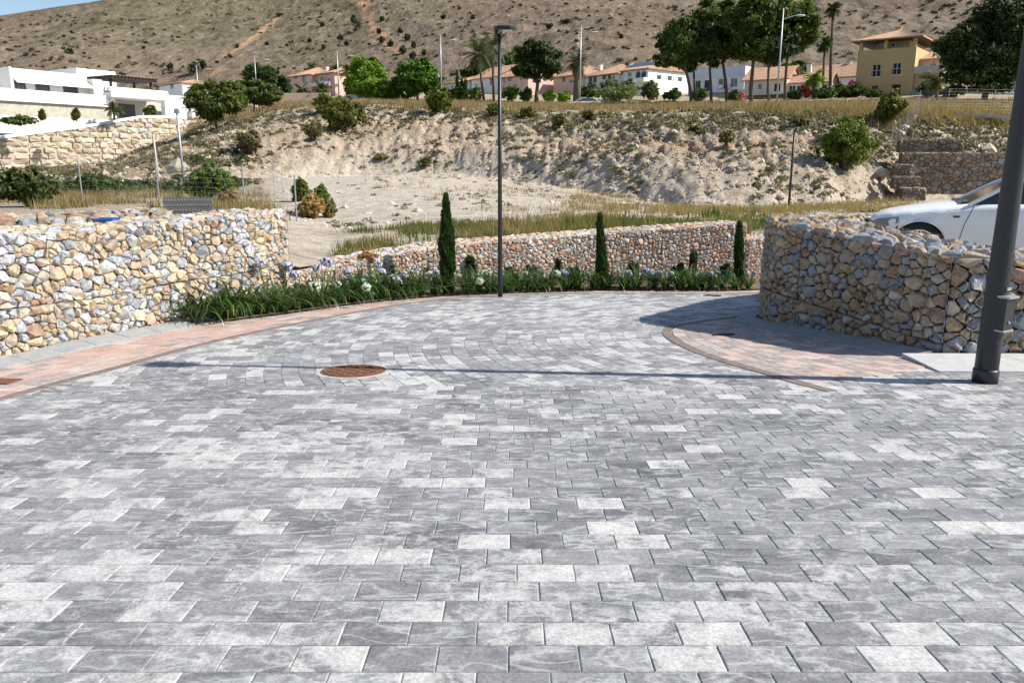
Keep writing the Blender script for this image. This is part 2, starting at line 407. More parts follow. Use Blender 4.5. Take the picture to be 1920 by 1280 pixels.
def build_ground():
    aa = np.concatenate([np.linspace(-1.6, -0.75, 40, endpoint=False), np.linspace(-0.75, 0.75, 620), np.linspace(0.76, 1.7, 40)])
    nr = 330; r = np.linspace(0, 1, nr)
    y0 = np.interp(aa, _TL[0][0], _TL[0][1]) - 0.55
    Yg = y0[None, :] * (320.0 / y0[None, :]) ** (r[:, None] ** 1.15); Xg = aa[None, :] * Yg
    z, zone = terr(Xg, Yg)
    z = np.where(Yg > 205, z + (Yg - 205) * 0.09, z)
    n1 = fbm(Xg * 0.35, Yg * 0.3, 4, 31); n2 = fbm(Xg * 1.5, Yg * 1.2, 3, 37); n3 = fbm(Xg * 0.12, Yg * 0.07, 3, 41)
    def lerp(a, b, t): return a + (np.array(b) - a) * np.clip(t, 0, 1)[..., None]
    sand = np.array([0.63, 0.545, 0.45]); c = np.tile(sand, (*Xg.shape, 1))
    c = lerp(c, (0.67, 0.59, 0.49), n1 * 1.2 + 0.35)
    c = lerp(c, (0.42, 0.345, 0.24), (n2 * 1.1 + n1 * 0.9 - 0.25))
    left = np.clip((-0.27 - aa[None, :]) / 0.06, 0, 1) + 0 * Yg
    bankm = np.clip(1 - np.abs(zone - 2.5) / 0.5, 0, 1) ** 0.6
    bc = lerp(np.tile(np.array([0.40, 0.31, 0.215]), (*Xg.shape, 1)), (0.52, 0.425, 0.32), n3 * 1.3 + 0.35 + n2 * 0.5)
    bc = lerp(bc, (0.50, 0.31, 0.19), (n3 * 1.6 - 0.35)); bc = lerp(bc, (0.25, 0.21, 0.145), n1 * 1.9 - 0.05)
    bc = lerp(bc, (0.47, 0.315, 0.205), 2.2 * (vnoise(z * 1.25 + 0.8 * n1, Xg * 0.015, 97) - 0.55)); c = lerp(c, bc, bankm)
    c = lerp(c, (0.36, 0.28, 0.19), left * (0.6 + 0.5 * n1) * (zone < 3.4))
    c = lerp(c, (0.42, 0.33, 0.20), np.clip((zone - 2.85) * 5, 0, 1) * np.clip((aa[None, :] + 0.40) / 0.03, 0, 1) * (0.85 + 0.3 * n2))
    V = np.stack([Xg, Yg, z], -1).reshape(-1, 3)
    me = raw_mesh('ground', V, grid_faces(nr, len(aa)), c.reshape(-1, 3), True)
    m, nt, b = mk('dry_earth'); a = attr(nt); v = wpos(nt)
    n = noise(nt, 2.2, 8, 0.7, v); nb = noise(nt, 7, 6, 0.7, v)
    cc = mixc(nt, 1.0, a.outputs[0], ramp(nt, n, [(0.32, (0.62, 0.6, 0.56)), (0.55, (1, 1, 1)), (0.72, (1.22, 1.2, 1.17))]), 'MULTIPLY')
    cc = mixc(nt, ramp(nt, nb, [(0.58, (0, 0, 0)), (0.72, (0.4,) * 3)]), cc, (0.26, 0.21, 0.15))
    nt.links.new(cc, b.inputs['Base Color']); b.inputs['Roughness'].default_value = 0.95; b.inputs['Specular IOR Level'].default_value = 0.1
    bump(nt, b, noise(nt, 3.5, 9, 0.75, v), 0.9, 0.25)
    o = link_mesh('ground', me, None, (0, 0, 0), m); return tag(o, kind='structure')
GROUND = build_ground()
far = MB(); far.add([(-3000, -900, -14), (3000, -900, -14), (3000, 3000, -14), (-3000, 3000, -14)], [(0, 1, 2, 3)])
tag(far.build('valley_ground', plain('valley_earth', (0.3, 0.25, 0.18), 0.95, 0.3, 0.02)), kind='structure')

# ---------------------------------------------------------------- mountain
_RX = np.array([-2200, -900, -300, 0, 100, 190, 400, 800, 1200, 1920, 2600, 3800]); _RY = np.array([150, 118, 72, 29, 13, 0, -45, -130, -180, -215, -200, -150])
_RD = np.array([520, 520, 520, 530, 545, 560, 640, 760, 800, 800, 800, 800]); _FD = np.array([330, 330, 330, 330, 325, 320, 310, 300, 270, 235, 235, 235])
_rp = np.array([P(x, y, d) for x, y, d in zip(_RX, _RY, _RD)]); _ra = _rp[:, 0] / _rp[:, 1]
def mount(a, D):
    ry = np.interp(a, _ra, _RY); rd = np.interp(a, _ra, _RD); fd = np.interp(a, _ra, _FD)
    zr = np.interp(a, _ra, _rp[:, 2] / _rp[:, 1]) * rd; zf = ZC + 0.085 * fd
    s0, d0 = 0.062, 205.0
    z0 = ZC + 0.078 * d0 - 3.0
    t1 = np.clip((D - d0) / (fd - d0), 0, 1); t2 = np.clip((D - fd) / (rd - fd), 0, 1)
    z = z0 + (zf - z0) * t1 ** 1.2 + (zr - zf) * (0.93 * t2 + 0.07 * np.sin(t2 * math.pi / 2))
    X = a * D
    w = np.clip((D - 225) / 120, 0, 1) * np.clip(1 - (t2 - 0.8) / 0.2, 0.05, 1)
    spur = np.abs(fbm(X / 210 + D / 900, D / 560, 3, 51)); gul = np.abs(fbm(X / 62 + 0.3 * D / 62, D / 170, 4, 57))
    z = z + w * (-26 * spur - 8 * gul + 2.2 * fbm(X / 14, D / 14, 4, 61))
    over = np.clip((D - rd) / 400, 0, 1); z = z - over * 130
    return z
def TM(x, y, ymin=205, ymax=820):
    d = ray(x, y); Ys = np.linspace(ymin, ymax, 4000); t = Ys / d[1]; X = d[0] * t; z = ZC + d[2] * t
    h = mount(X / Ys, Ys); hit = np.nonzero(z <= h)[0]
    if not len(hit): return None
    i = hit[0]; return np.array([X[i], Ys[i], h[i]])
def build_mountain():
    aa = np.concatenate([np.linspace(-1.9, -0.72, 60, endpoint=False), np.linspace(-0.72, 0.72, 760), np.linspace(0.73, 1.9, 60)])
    D = np.concatenate([np.linspace(205, 300, 60, endpoint=False), np.linspace(300, 820, 290, endpoint=False), np.linspace(820, 1150, 20)])
    A, Dg = np.meshgrid(aa, D); Z = mount(A, Dg); X = A * Dg
    n1 = fbm(X / 60, Dg / 45, 4, 71); n2 = fbm(X / 9, Dg / 9, 3, 77); n3 = fbm(X / 150, Dg / 120, 3, 79)
    c = np.tile(np.array([0.24, 0.182, 0.128]), (*X.shape, 1))
    def lerp(a, b, t): return a + (np.array(b) - a) * np.clip(t, 0, 1)[..., None]
    c = lerp(c, (0.31, 0.24, 0.175), n1 * 1.3 + 0.3); c = lerp(c, (0.19, 0.16, 0.10), n3 * 1.4 + 0.05); c = lerp(c, (0.38, 0.315, 0.25), n2 * 1.1 - 0.25)
    def stroke(c, pts, wpx, colr, jag=0.5):
        w = np.array([q for q in (TM(*p) for p in pts) if q is not None])
        if len(w) < 2: return c
        best = np.full(X.shape, 1e9)
        for i in range(len(w) - 1):
            p, q = w[i], w[i + 1]; e = q - p; L2 = (e ** 2).sum()
            t = np.clip(((X - p[0]) * e[0] + (Dg - p[1]) * e[1] + (Z - p[2]) * e[2]) / L2, 0, 1)
            dd = np.sqrt((X - p[0] - t * e[0]) ** 2 + ((Dg - p[1] - t * e[1]) * 0.5) ** 2 + (Z - p[2] - t * e[2]) ** 2); best = np.minimum(best, dd)
        half = wpx / F * w[:, 1].mean() / 2
        return lerp(c, colr, (half * (1 + jag * n2 * 1.5 + jag * 0.6 * n1) - best) / (half * 0.35))
    c = stroke(c, [(424, 103), (450, 88), (480, 68), (517, 37)], 15, (0.50, 0.32, 0.19), 0.35)
    c = stroke(c, [(681, 8), (688, 30), (700, 52), (712, 72)], 24, (0.44, 0.27, 0.165), 0.8)
    c = stroke(c, [(712, 72), (730, 88), (752, 104)], 9, (0.47, 0.27, 0.16), 0.7)
    c = stroke(c, [(398, 140), (412, 132), (425, 130)], 10, (0.42, 0.25, 0.15), 0.7)
    c = stroke(c, [(1166, 8), (1150, 20), (1146, 30)], 3.2, (0.58, 0.46, 0.34), 0.1)
    c = stroke(c, [(1085, 62), (1084, 78), (1086, 92)], 7, (0.55, 0.43, 0.31), 0.3)
    c = stroke(c, [(1100, 104), (1108, 96)], 5, (0.55, 0.43, 0.31), 0.3)
    V = np.stack([X, Dg, Z], -1).reshape(-1, 3)
    me = raw_mesh('mountain', V, grid_faces(len(D), len(aa)), c.reshape(-1, 3), True)
    m, nt, b = mk('mountain_scrub_and_rock'); a = attr(nt); v = wpos(nt, (1, 0.3, 0.6))
    n = noise(nt, 0.22, 9, 0.72, v); nb = noise(nt, 0.55, 5, 0.7, v); nr = noise(nt, 0.45, 6, 0.7, v)
    cc = mixc(nt, 1.0, a.outputs[0], ramp(nt, n, [(0.36, (0.5, 0.5, 0.48)), (0.5, (1, 1, 1)), (0.66, (1.4, 1.37, 1.32))]), 'MULTIPLY')
    cc = mixc(nt, ramp(nt, nr, [(0.53, (0, 0, 0)), (0.66, (0.8,) * 3)]), cc, (0.40, 0.34, 0.28))
    cc = mixc(nt, ramp(nt, nb, [(0.57, (0, 0, 0)), (0.68, (0.6,) * 3)]), cc, (0.105, 0.1, 0.062))
    nt.links.new(cc, b.inputs['Base Color']); b.inputs['Roughness'].default_value = 1.0; b.inputs['Specular IOR Level'].default_value = 0.05
    bump(nt, b, noise(nt, 0.3, 9, 0.78, v), 1.0, 4.0)
    return tag(link_mesh('mountain', me, None, (0, 0, 0), m), kind='structure')
build_mountain()

# ---------------------------------------------------------------- paving
pg = MB(); Y0, Y1 = -7.0, 24.0
pg.add([(-9, Y0, zroad(Y0) - 0.0045), (11, Y0, zroad(Y0) - 0.0045), (11, Y1, zroad(Y1) - 0.0045), (-9, Y1, zroad(Y1) - 0.0045)], [(0, 1, 2, 3)])
ROAD = tag(pg.build('road', M['joint']), kind='structure')
def gp(pts): return [G(*q)[:2] for q in pts]
edge_pts = [(-5.6, -6), (-5.1, 0)] + gp([(0, 748), (200, 694), (400, 640), (600, 598), (750, 571), (870, 557.5), (1000, 551.5), (1130, 549.5), (1420, 549)]) + [(9, 16.8), (14, 19.5)]
EDGE = Path(edge_pts)                                  # road side of the left pavement
bed_pts = gp([(372, 611), (440, 601), (520, 591), (600, 580), (690, 568), (830, 555), (950, 550.5), (1130, 545), (1420, 543.5)]) + [(9, 17.6), (14, 20.2)]
BED = Path(bed_pts)
KIN = Path([(-6.9, -6), (-6.5, 0), (-5.6, 6.2)] + gp([(0, 692), (170, 650), (300, 624), (372, 609)]))
BORD = Path(gp([(1620, 748), (1560, 733), (1500, 718), (1440, 700), (1370, 680), (1310, 660), (1270, 641), (1251, 624), (1262, 612), (1300, 605), (1350, 598), (1420, 588)]) + [(5.0, 12.9), (8, 14.6)])
RC = np.array([4.3, 9.0]); YB = 6.36
PW, PD, GAP = 0.235, 0.1565, 0.0042
ROT = -math.atan(SLOPE)
def paver_mesh(k):
    r = random.Random(k); hx, hy, c = PW / 2 - GAP / 2, PD / 2 - GAP / 2, 0.0035
    V = [(-hx, -hy, -0.02), (hx, -hy, -0.02), (hx, hy, -0.02), (-hx, hy, -0.02), (-hx, -hy, -0.002), (hx, -hy, -0.002), (hx, hy, -0.002), (-hx, hy, -0.002)]
    V += [(sx * (hx - c), sy * (hy - c), r.uniform(-0.0008, 0.0012)) for sx, sy in ((-1, -1), (1, -1), (1, 1), (-1, 1))]
    Fc = [(8, 9, 10, 11)] + [(i, (i + 1) % 4, (i + 1) % 4 + 4, i + 4) for i in range(4)] + [(i + 4, (i + 1) % 4 + 4, (i + 1) % 4 + 8, i + 8) for i in range(4)]
    return raw_mesh('paver', np.array(V), Fc)
PM = [paver_mesh(k) for k in range(6)]
for me in PM: me.materials.append(M['paver'])
def poly_paver(poly, bag, colr, zoff=0.0, inset=GAP / 2):
    """chamfered slab on the sloping street from a plan polygon"""
    if len(poly) < 3: return
    A = area2(poly)
    if abs(A) < 0.003: return
    if A < 0: poly = poly[::-1]
    p = np.array(poly); c = p.mean(0); n = len(p)
    r = np.linalg.norm(p - c, axis=1).mean(); o = c + (p - c) * (1 - inset / r * 1.2); i = c + (p - c) * (1 - (inset + 0.0035) / r * 1.2)
    z = zroad; tilt = [random.uniform(-0.0008, 0.001) for _ in range(n)]
    V = [(q[0], q[1], z(q[1]) - 0.02 + zoff) for q in o] + [(q[0], q[1], z(q[1]) - 0.002 + zoff) for q in o] + [(q[0], q[1], z(q[1]) + zoff + t) for q, t in zip(i, tilt)]
    Fc = [tuple(range(2 * n, 3 * n))] + [(k, (k + 1) % n, (k + 1) % n + n, k + n) for k in range(n)] + [(k + n, (k + 1) % n + n, (k + 1) % n + 2 * n, k + 2 * n) for k in range(n)]
    bag.add(V, Fc, colr)
def wcol(x, y, boost=0.0):
    """tone, whiteness, seed of one paver; pale ones come in loose drifts"""
    n = float(vnoise(np.array([x * 1.1]), np.array([y * 1.1]), 91)[0]); r = random.random()
    w = 0.10 + 0.20 * n + random.gauss(0, 0.08) + boost
    if r < 0.010: w = 0.50
    elif r < 0.14: w = 0.31 + U(-0.05, 0.1)
    t = min(1, max(0, random.gauss(0.52, 0.24)))
    return (t, max(0.0, min(0.41, w)), random.random())
def trim(poly, path, inside, off=0.0):
    """cut a slab along a plan curve; inside: +1 keep left of travel, -1 keep right"""
    c = np.mean(poly, axis=0); i, d = path.near(c)
    if d > 0.6: return poly
    t = path.t[i]; nl = np.array([-t[1], t[0]])
    return clip(poly, path.p[i] + nl * inside * off, -nl * inside)
def side(path, p):
    i, d = path.near(p); t = path.t[i]; q = np.array(p) - path.p[i]; return (t[0] * q[1] - t[1] * q[0]), i, d
field = Bag(); cand = []
y = 0.35; row = 0
while y < YB - 0.01:
    x0 = -6.0 + (row % 2) * PW / 2 + U(-0.03, 0.03); k = 0
    while x0 + k * PW < 8.5:
        cxp = x0 + k * PW; k += 1
        sd, _, d = side(EDGE, (cxp, y + PD / 2))
        if sd > 0 and d > 0.2: continue          # EDGE runs away from us: road lies to its right
        poly = [(cxp - PW / 2, y), (cxp + PW / 2, y), (cxp + PW / 2, y + PD), (cxp - PW / 2, y + PD)]
        u, v, dep = project((cxp, y + PD / 2, zroad(y + PD / 2)))
        full = d > 0.25 or sd < -0.2
        if full and dep > 0.5 and -70 < u < 1990 and v < 1330:
            cand.append((-(v - 400) + abs(u - 960) * 0.0, cxp, y + PD / 2))
        else:
            poly_paver(trim(poly, EDGE, -1, 0.06), field, wcol(cxp, y))
    y += PD; row += 1
cand.sort()
for n, (s, x, yy) in enumerate(cand):
    c = wcol(x, yy)
    if n < 300:
        o = bpy.data.objects.new('paver', random.choice(PM)); COL.objects.link(o); o.parent = ROAD
        o.location = Vector((x, yy, zroad(yy))) - Vector(ROAD.location); o.rotation_euler = (ROT, random.choice((0, 0.0)), 0); o.color = (*c, 1)
    else:
        poly_paver([(x - PW / 2, yy - PD / 2), (x + PW / 2, yy - PD / 2), (x + PW / 2, yy + PD / 2), (x - PW / 2, yy + PD / 2)], field, c)
yend = y
# courses that swing round the bend, laid along the way of travel
MAN = G(663, 695.5)
k = 0
RING0 = 2.5
while k < 80:
    r = RING0 + k * PD; k += 1
    nseg = max(1, int(r * math.radians(260) / PW)); off = U(0, 1) if k % 2 else U(0, 1)
    for j in range(nseg):
        a0 = math.radians(-10) + (j + off) * PW / r; a1 = a0 + PW / r; am = (a0 + a1) / 2      # measured clockwise from north-ish
        c = RC + (r + PD / 2) * np.array([math.cos(am + math.pi / 2), math.sin(am + math.pi / 2)]) if False else RC + (r + PD / 2) * np.array([-math.sin(am), math.cos(am)])
        if c[1] < yend - 0.15 or c[0] < -6 or c[0] > 7.5 or c[1] > 17.5: continue
        sd, _, d = side(EDGE, c)
        if sd > 0 and d > 0.13: continue
        sb, _, db = side(BORD, c)
        if sb < 0 and db > 0.13 and c[1] < 15: continue
        if np.linalg.norm((c - MAN[:2]) * np.array([1, 1])) < 0.31: continue
        def q(rr, aa): return tuple(RC + rr * np.array([-math.sin(aa), math.cos(aa)]))
        poly = [q(r, a0), q(r, a1), q(r + PD, a1), q(r + PD, a0)]
        poly = clip(poly, (0, yend), (0, -1)); 
        if len(poly) < 3: continue
        poly = trim(poly, EDGE, -1, 0.06)
        if len(poly) >= 3: poly = trim(poly, BORD, 1, 0.06)
        if len(poly) >= 3: poly_paver(poly, field, wcol(c[0], c[1], 0.05))
# straight courses to the right of the bend, in front of the pale kerb
yy = yend; row = 0
while yy < 8.0:
    for j in range(40):
        x = 2.4 + (row % 2) * PW / 2 + j * PW
        sb, _, db = side(BORD, (x, yy + PD / 2))
        if sb > 0 or x > 9: continue
        pk = yy + PD / 2
        if x > 3.55 and pk < 7.05 or (x <= 3.55 and pk < 6.55):
            poly_paver([(x - PW / 2, yy), (x + PW / 2, yy), (x + PW / 2, yy + PD), (x - PW / 2, yy + PD)], field, wcol(x, yy))
    yy += PD; row += 1
fo = field.build('paver_field', M['paver_j'], ROAD); tag(fo, kind='stuff')
# pavements with red pavers, courses parallel to the road edge
def course_field(path, o0, o1, sgn, s0, s1, name, keep, warmth):
    st = tag(thing(name, None, None, (0, 0, 0)), kind='structure'); bag = Bag(); lst = []
    i = 0; o = o0
    while o < o1 - 0.05:
        s = s0 + U(0, PW)
        while s < s1:
            c, t = path.at(s + PW / 2); nn = np.array([-t[1], t[0]]) * sgn; cc = c + nn * (o + PD / 2)
            if keep(cc):
                poly = []
                for (a, b) in ((0, 0), (PW, 0), (PW, PD), (0, PD)):
                    p, tt = path.at(s + a); n2 = np.array([-tt[1], tt[0]]) * sgn; poly.append(tuple(p + n2 * (o + b)))
                lst.append((cc, poly))
            s += PW
        o += PD; i += 1
    lst.sort(key=lambda e: np.linalg.norm(e[0]))
    n = 0
    for cc, poly in lst:
        w = wcol(cc[0], cc[1]); tone = warmth(cc)
        colr = (tone, w[1] * 0.9, w[2])
        b = bag
        if n < 220:
            u, v, dp = project((cc[0], cc[1], zroad(cc[1])))
            if dp > 0 and -40 < u < 1960 and v < 1300:
                b = Bag(); n += 1
        poly_paver(poly, b, colr, 0.004)
        if b is not bag and b.V: b.build('paver', M['paver_w'], st)
    tag(bag.build('paver_field', M['paver_w'], st), kind='stuff') if bag.V else None
    return st
def band(path, s0, s1, o, wid, mat, parent, h=0.004, step=0.5, name='border_stone'):
    s = s0
    while s < s1:
        L = min(step, s1 - s); V = []
        m = 4; b = MB()
        for side_ in (0, 1):
            for kk in range(m + 1):
                p, t = path.at(s + 0.006 + (L - 0.012) * kk / m); nn = np.array([-t[1], t[0]]); q = p + nn * (o + side_ * wid)
                V.append((q[0], q[1], zroad(q[1]) + h)); 
        V2 = [(a[0], a[1], a[2] - 0.02) for a in V]; n1 = m + 1
        Fc = [(i, i + 1, n1 + i + 1, n1 + i) for i in range(m)]; A = len(V)
        Fc += [(i + A, i + 1 + A, i + 1, i) for i in range(m)] + [(n1 + i, n1 + i + 1, n1 + i + 1 + A, n1 + i + A) for i in range(m)] + [(0, n1, n1 + A, A), (m, m + A, n1 + m + A, n1 + m)]
        b.add(V + V2, Fc); b.build(name, mat, parent); s += step
i, _ = BED.near(BED.p[0])
def keep_left(c):
    if c[1] > 17 or c[0] < -8: return False
    sk, _, dk = side(KIN, c)
    if c[1] < KIN.p[-1][1] and sk > -0.02: return False
    sb, _, db = side(BED, c)
    return not (c[1] > BED.p[0][1] and sb > -0.06)
sEdge = EDGE.s[EDGE.near((-5.0, 2.0))[0]]
PAVL = course_field(EDGE, 0.07, 1.9, 1, sEdge, EDGE.L - 6, 'pavement', keep_left, lambda c: min(1, max(0, random.gauss(0.56, 0.2))) if random.random() > 0.2 else U(0, 0.25))
band(EDGE, sEdge, EDGE.L - 5, -0.05, 0.11, M['border'], PAVL, 0.003)
WALLR_PTS = [(10.5, 7.7), (6.5, 7.8), (4.75, 7.82), (4.42, 7.9), (4.22, 8.25), (3.95, 8.94), (3.63, 9.55), (3.36, 10.15), (3.42, 10.65), (3.95, 11.5), (4.95, 12.9), (6.3, 14.1), (8.5, 15.2), (13, 16.6)]
KRT = Path([(4.05, 7.75), (3.86, 8.3), (3.63, 8.95), (3.31, 9.55), (3.05, 10.15), (3.1, 10.75), (3.65, 11.7), (4.7, 13.15), (6.2, 14.4), (8, 15.4)])
def keep_right(c):
    sk, _, dk = side(KRT, c); sb, _, db = side(BORD, c)
    return sk > 0.04 and c[1] > 6.4 and c[1] < 15 and not (c[1] < 7.3 and c[0] > 3.75)
PAVR = course_field(BORD, 0.06, 2.2, -1, 0.5, BORD.L - 3, 'inner_pavement', keep_right, lambda c: U(0.0, 0.3) if random.random() < 0.72 else min(1, max(0, random.gauss(0.92, 0.15))))
band(BORD, 0.3, BORD.L - 2, -0.05, 0.11, M['border'], PAVR, 0.006)
def kerb(path, s0, s1, wid, h, sgn, mat, name, step=0.5, bevel=0.05):
    st = tag(thing(name, None, None, (0, 0, 0)), kind='structure'); s = s0
    while s < s1 - 0.05:
        L = min(step, s1 - s); rows = []
        for kk in range(3):
            p, t = path.at(s + 0.004 + (L - 0.008) * kk / 2); nn = np.array([-t[1], t[0]]) * sgn
            for (o, z) in ((0, -0.05), (0, h * 0.25), (bevel, h), (wid, h + 0.012), (wid, -0.05)):
                q = p + nn * o; rows.append((q[0], q[1], zroad(q[1]) + z))
        Fc = [(k * 5 + j, k * 5 + j + 1, k * 5 + 5 + j + 1, k * 5 + 5 + j) for k in range(2) for j in range(4)] + [(0, 1, 2, 3, 4), (10, 14, 13, 12, 11)]
        MB().add(rows, Fc).build('kerb_stone', mat, st); s += step
    return st
kerb(KIN, 3.0, KIN.L - 0.03, 0.24, 0.05, 1, M['kerb'], 'kerb_left', 0.5, 0.17)
kerb(KRT, 0.0, KRT.L - 2.5, 0.27, 0.05, -1, M['kerb'], 'kerb_right', 0.5, 0.18)
# pale raised kerb under the end of the right-hand wall
kr = Path([(3.95, 7.05), (6.5, 7.02), (10.5, 6.95)]); kb = kerb(kr, 0.0, kr.L, 0.74, 0.035, 1, M['kerb_w'], 'kerb_end', 1.0, 0.5)

# ---------------------------------------------------------------- iron covers
mt = thing('manhole_cover', 'round rusty iron manhole cover in a ring of broken mortar on the grey paving', 'manhole', MAN)
def disc(c, r, z, name, mat, parent, n=40, jag=0.0, h=0.02):
    V = []; 
    for k in range(n):
        a = 2 * math.pi * k / n; rr = r * (1 + U(-jag, jag)); x = c[0] + rr * math.cos(a); yq = c[1] + rr * math.sin(a); V.append((x, yq, zroad(yq) + z))
    V += [(a[0], a[1], a[2] - h) for a in V]
    return MB().add(V, [tuple(range(n))] + [(k + n, (k + 1) % n + n, (k + 1) % n, k) for k in range(n)]).build(name, mat, parent)
disc(MAN, 0.35, 0.003, 'mortar_ring', M['mortar'], mt, 44, 0.07); disc(MAN, 0.30, 0.007, 'frame_ring', M['rust'], mt)
lid = disc(MAN, 0.27, 0.011, 'lid', M['rust'], mt)
for k in range(7):
    for j in range(7):
        x, yq = MAN[0] + (k - 3) * 0.066, MAN[1] + (j - 3) * 0.066
        if math.hypot(k - 3, j - 3) < 3.6 and (k + j) % 2 == 0:
            MB().box((x - 0.022, yq - 0.022, zroad(yq) + 0.012), (x + 0.022, yq + 0.022, zroad(yq) + 0.019)).build('stud', M['rust'], lid)
def flat_cover(name, label, pts, mat, h=0.012):
    w = [G(*q) for q in pts]; c = np.mean(w, axis=0); t = thing(name, label, 'cover', c)
    def slab(sc, z, nm, m2):
        V = [(c[0] + (q[0] - c[0]) * sc, c[1] + (q[1] - c[1]) * sc, zroad(c[1] + (q[1] - c[1]) * sc) + z) for q in w]
        V += [(a[0], a[1], a[2] - 0.02) for a in V]; n = len(w)
        MB().add(V, [tuple(range(n))] + [(k + n, (k + 1) % n + n, (k + 1) % n, k) for k in range(n)]).build(nm, m2, t)
    slab(1.0, h, 'frame', mat); slab(0.86, h + 0.005, 'lid', mat)
flat_cover('inspection_cover', 'brown rusty rectangular inspection cover set in the red pavement', [(-40, 722), (14, 722), (44, 712), (-6, 711)], M['rust'])
flat_cover('drain_cover', 'small dark drain cover in the shaded pavement inside the bend', [(1334, 630), (1376, 629), (1378, 626), (1338, 627)], M['iron'])
flat_cover('gully_cover', 'thin dark gully cover out on the sunlit far paving', [(1318, 554.5), (1350, 556), (1354, 554.6), (1326, 553.4)], M['iron'])

# ---------------------------------------------------------------- gabions: packed, facetted stones behind wire
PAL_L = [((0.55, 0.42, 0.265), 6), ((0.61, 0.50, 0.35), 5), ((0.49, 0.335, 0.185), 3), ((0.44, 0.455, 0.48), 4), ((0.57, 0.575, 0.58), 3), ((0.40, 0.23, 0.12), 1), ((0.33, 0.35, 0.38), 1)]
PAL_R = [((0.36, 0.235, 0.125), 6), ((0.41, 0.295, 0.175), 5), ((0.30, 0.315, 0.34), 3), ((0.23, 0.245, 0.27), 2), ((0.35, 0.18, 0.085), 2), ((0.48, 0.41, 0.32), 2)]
PAL_F = [((0.56, 0.40, 0.27), 4), ((0.58, 0.47, 0.34), 5), ((0.52, 0.31, 0.19), 4), ((0.50, 0.26, 0.15), 2), ((0.56, 0.55, 0.53), 3), ((0.46, 0.47, 0.48), 2)]
PAL_D = [((0.28, 0.205, 0.145), 5), ((0.33, 0.255, 0.19), 4), ((0.24, 0.195, 0.155), 3), ((0.29, 0.28, 0.27), 2)]
def pick(pal):
    c = random.choices([p[0] for p in pal], [p[1] for p in pal])[0]; k = random.gauss(0.93, 0.13)
    return tuple(min(0.8, max(0.03, x * k * U(0.95, 1.05))) for x in c)
def cells(x0, x1, y0, y1, size, aspect=1.2, vary=0.55):
    """power-diagram cells of a rectangle, sizes uneven"""
    pts = []; W = (x1 - x0) / aspect; H = y1 - y0; tries = int(max(30, 7.0 * W * H / size ** 2))
    for _ in range(tries):
        r = size * U(1 - vary, 1 + vary); p = (U(0, W), U(0, H))
        if all((p[0] - q[0]) ** 2 + (p[1] - q[1]) ** 2 > (0.47 * (r + q[2])) ** 2 for q in pts): pts.append((*p, r))
    if not pts: pts = [(W / 2, H / 2, size)]
    A = np.array(pts); out = []
    for i, (px, py, pr) in enumerate(pts):
        d2 = (A[:, 0] - px) ** 2 + (A[:, 1] - py) ** 2; order = np.argsort(d2)[1:18]
        poly = [(0, 0), (W, 0), (W, H), (0, H)]
        for j in order:
            dx, dy = A[j, 0] - px, A[j, 1] - py; dd = d2[j]; f = 0.5 + 0.45 * (pr ** 2 - A[j, 2] ** 2) / (2 * dd); f = min(0.8, max(0.2, f))
            poly = clip(poly, (px + dx * f, py + dy * f), (dx, dy))
            if len(poly) < 3: break
        if len(poly) >= 3 and abs(area2(poly)) > 0.08 * size ** 2: out.append([(x0 + a * aspect, y0 + b) for a, b in poly])
    return out
def stone(poly, depth, gap, fine):
    """local (s,t,h) stone of one cell"""
    if area2(poly) < 0: poly = poly[::-1]
    p = np.array(poly); c = p.mean(0)
    if fine:                           # cut the corners so that the stones look broken, not gridded
        q = []
        for i in range(len(p)):
            a, b = p[i], p[(i + 1) % len(p)]; k = U(0.04, 0.17); q += [a * (1 - k) + b * k, a * k + b * (1 - k)]
        p = np.array(q)
    n = len(p); rad = np.linalg.norm(p - c, axis=1).mean()
    sc = max(0.6, 1 - gap / rad); g = np.array([random.gauss(0, 0.4), random.gauss(0, 0.4)]); g2 = np.array([random.gauss(0, 0.8), random.gauss(0, 0.8)])
    off = (np.random.rand(2) - 0.5) * rad * 0.55; top = min(depth, rad * U(0.3, 0.8))
    o = c + (p - c) * sc * np.random.uniform(0.9, 1.02, (n, 1)); k = U(0.45, 0.82); i_ = c + off * 0.5 + (p - c) * k * np.random.uniform(0.85, 1.12, (n, 1))
    def h(q, base, amp): return base + (q - c) @ g * 0.8 + np.random.uniform(-amp, amp, len(q))
    ho = np.clip(h(o, -0.15 * top, top * 0.16), -top, top * 0.6); hi = np.clip(np.minimum(h(i_, top * 0.66, top * 0.2), top * 0.8 + (i_ - c) @ g2), -0.3 * top, top)
    V = [np.column_stack([c + (o - c) * 0.96, np.full(n, -depth)]), np.column_stack([o, ho]), np.column_stack([i_, hi]), np.array([[*(c + off), top * U(0.65, 0.9)]])]
    Fc = [(a, (a + 1) % n, (a + 1) % n + n, a + n) for a in range(n)]
    for a in range(n):
        b = (a + 1) % n; Fc += [(a + n, b + n, b + 2 * n), (a + n, b + 2 * n, a + 2 * n), (a + 2 * n, b + 2 * n, 3 * n)]
    return np.vstack(V), Fc
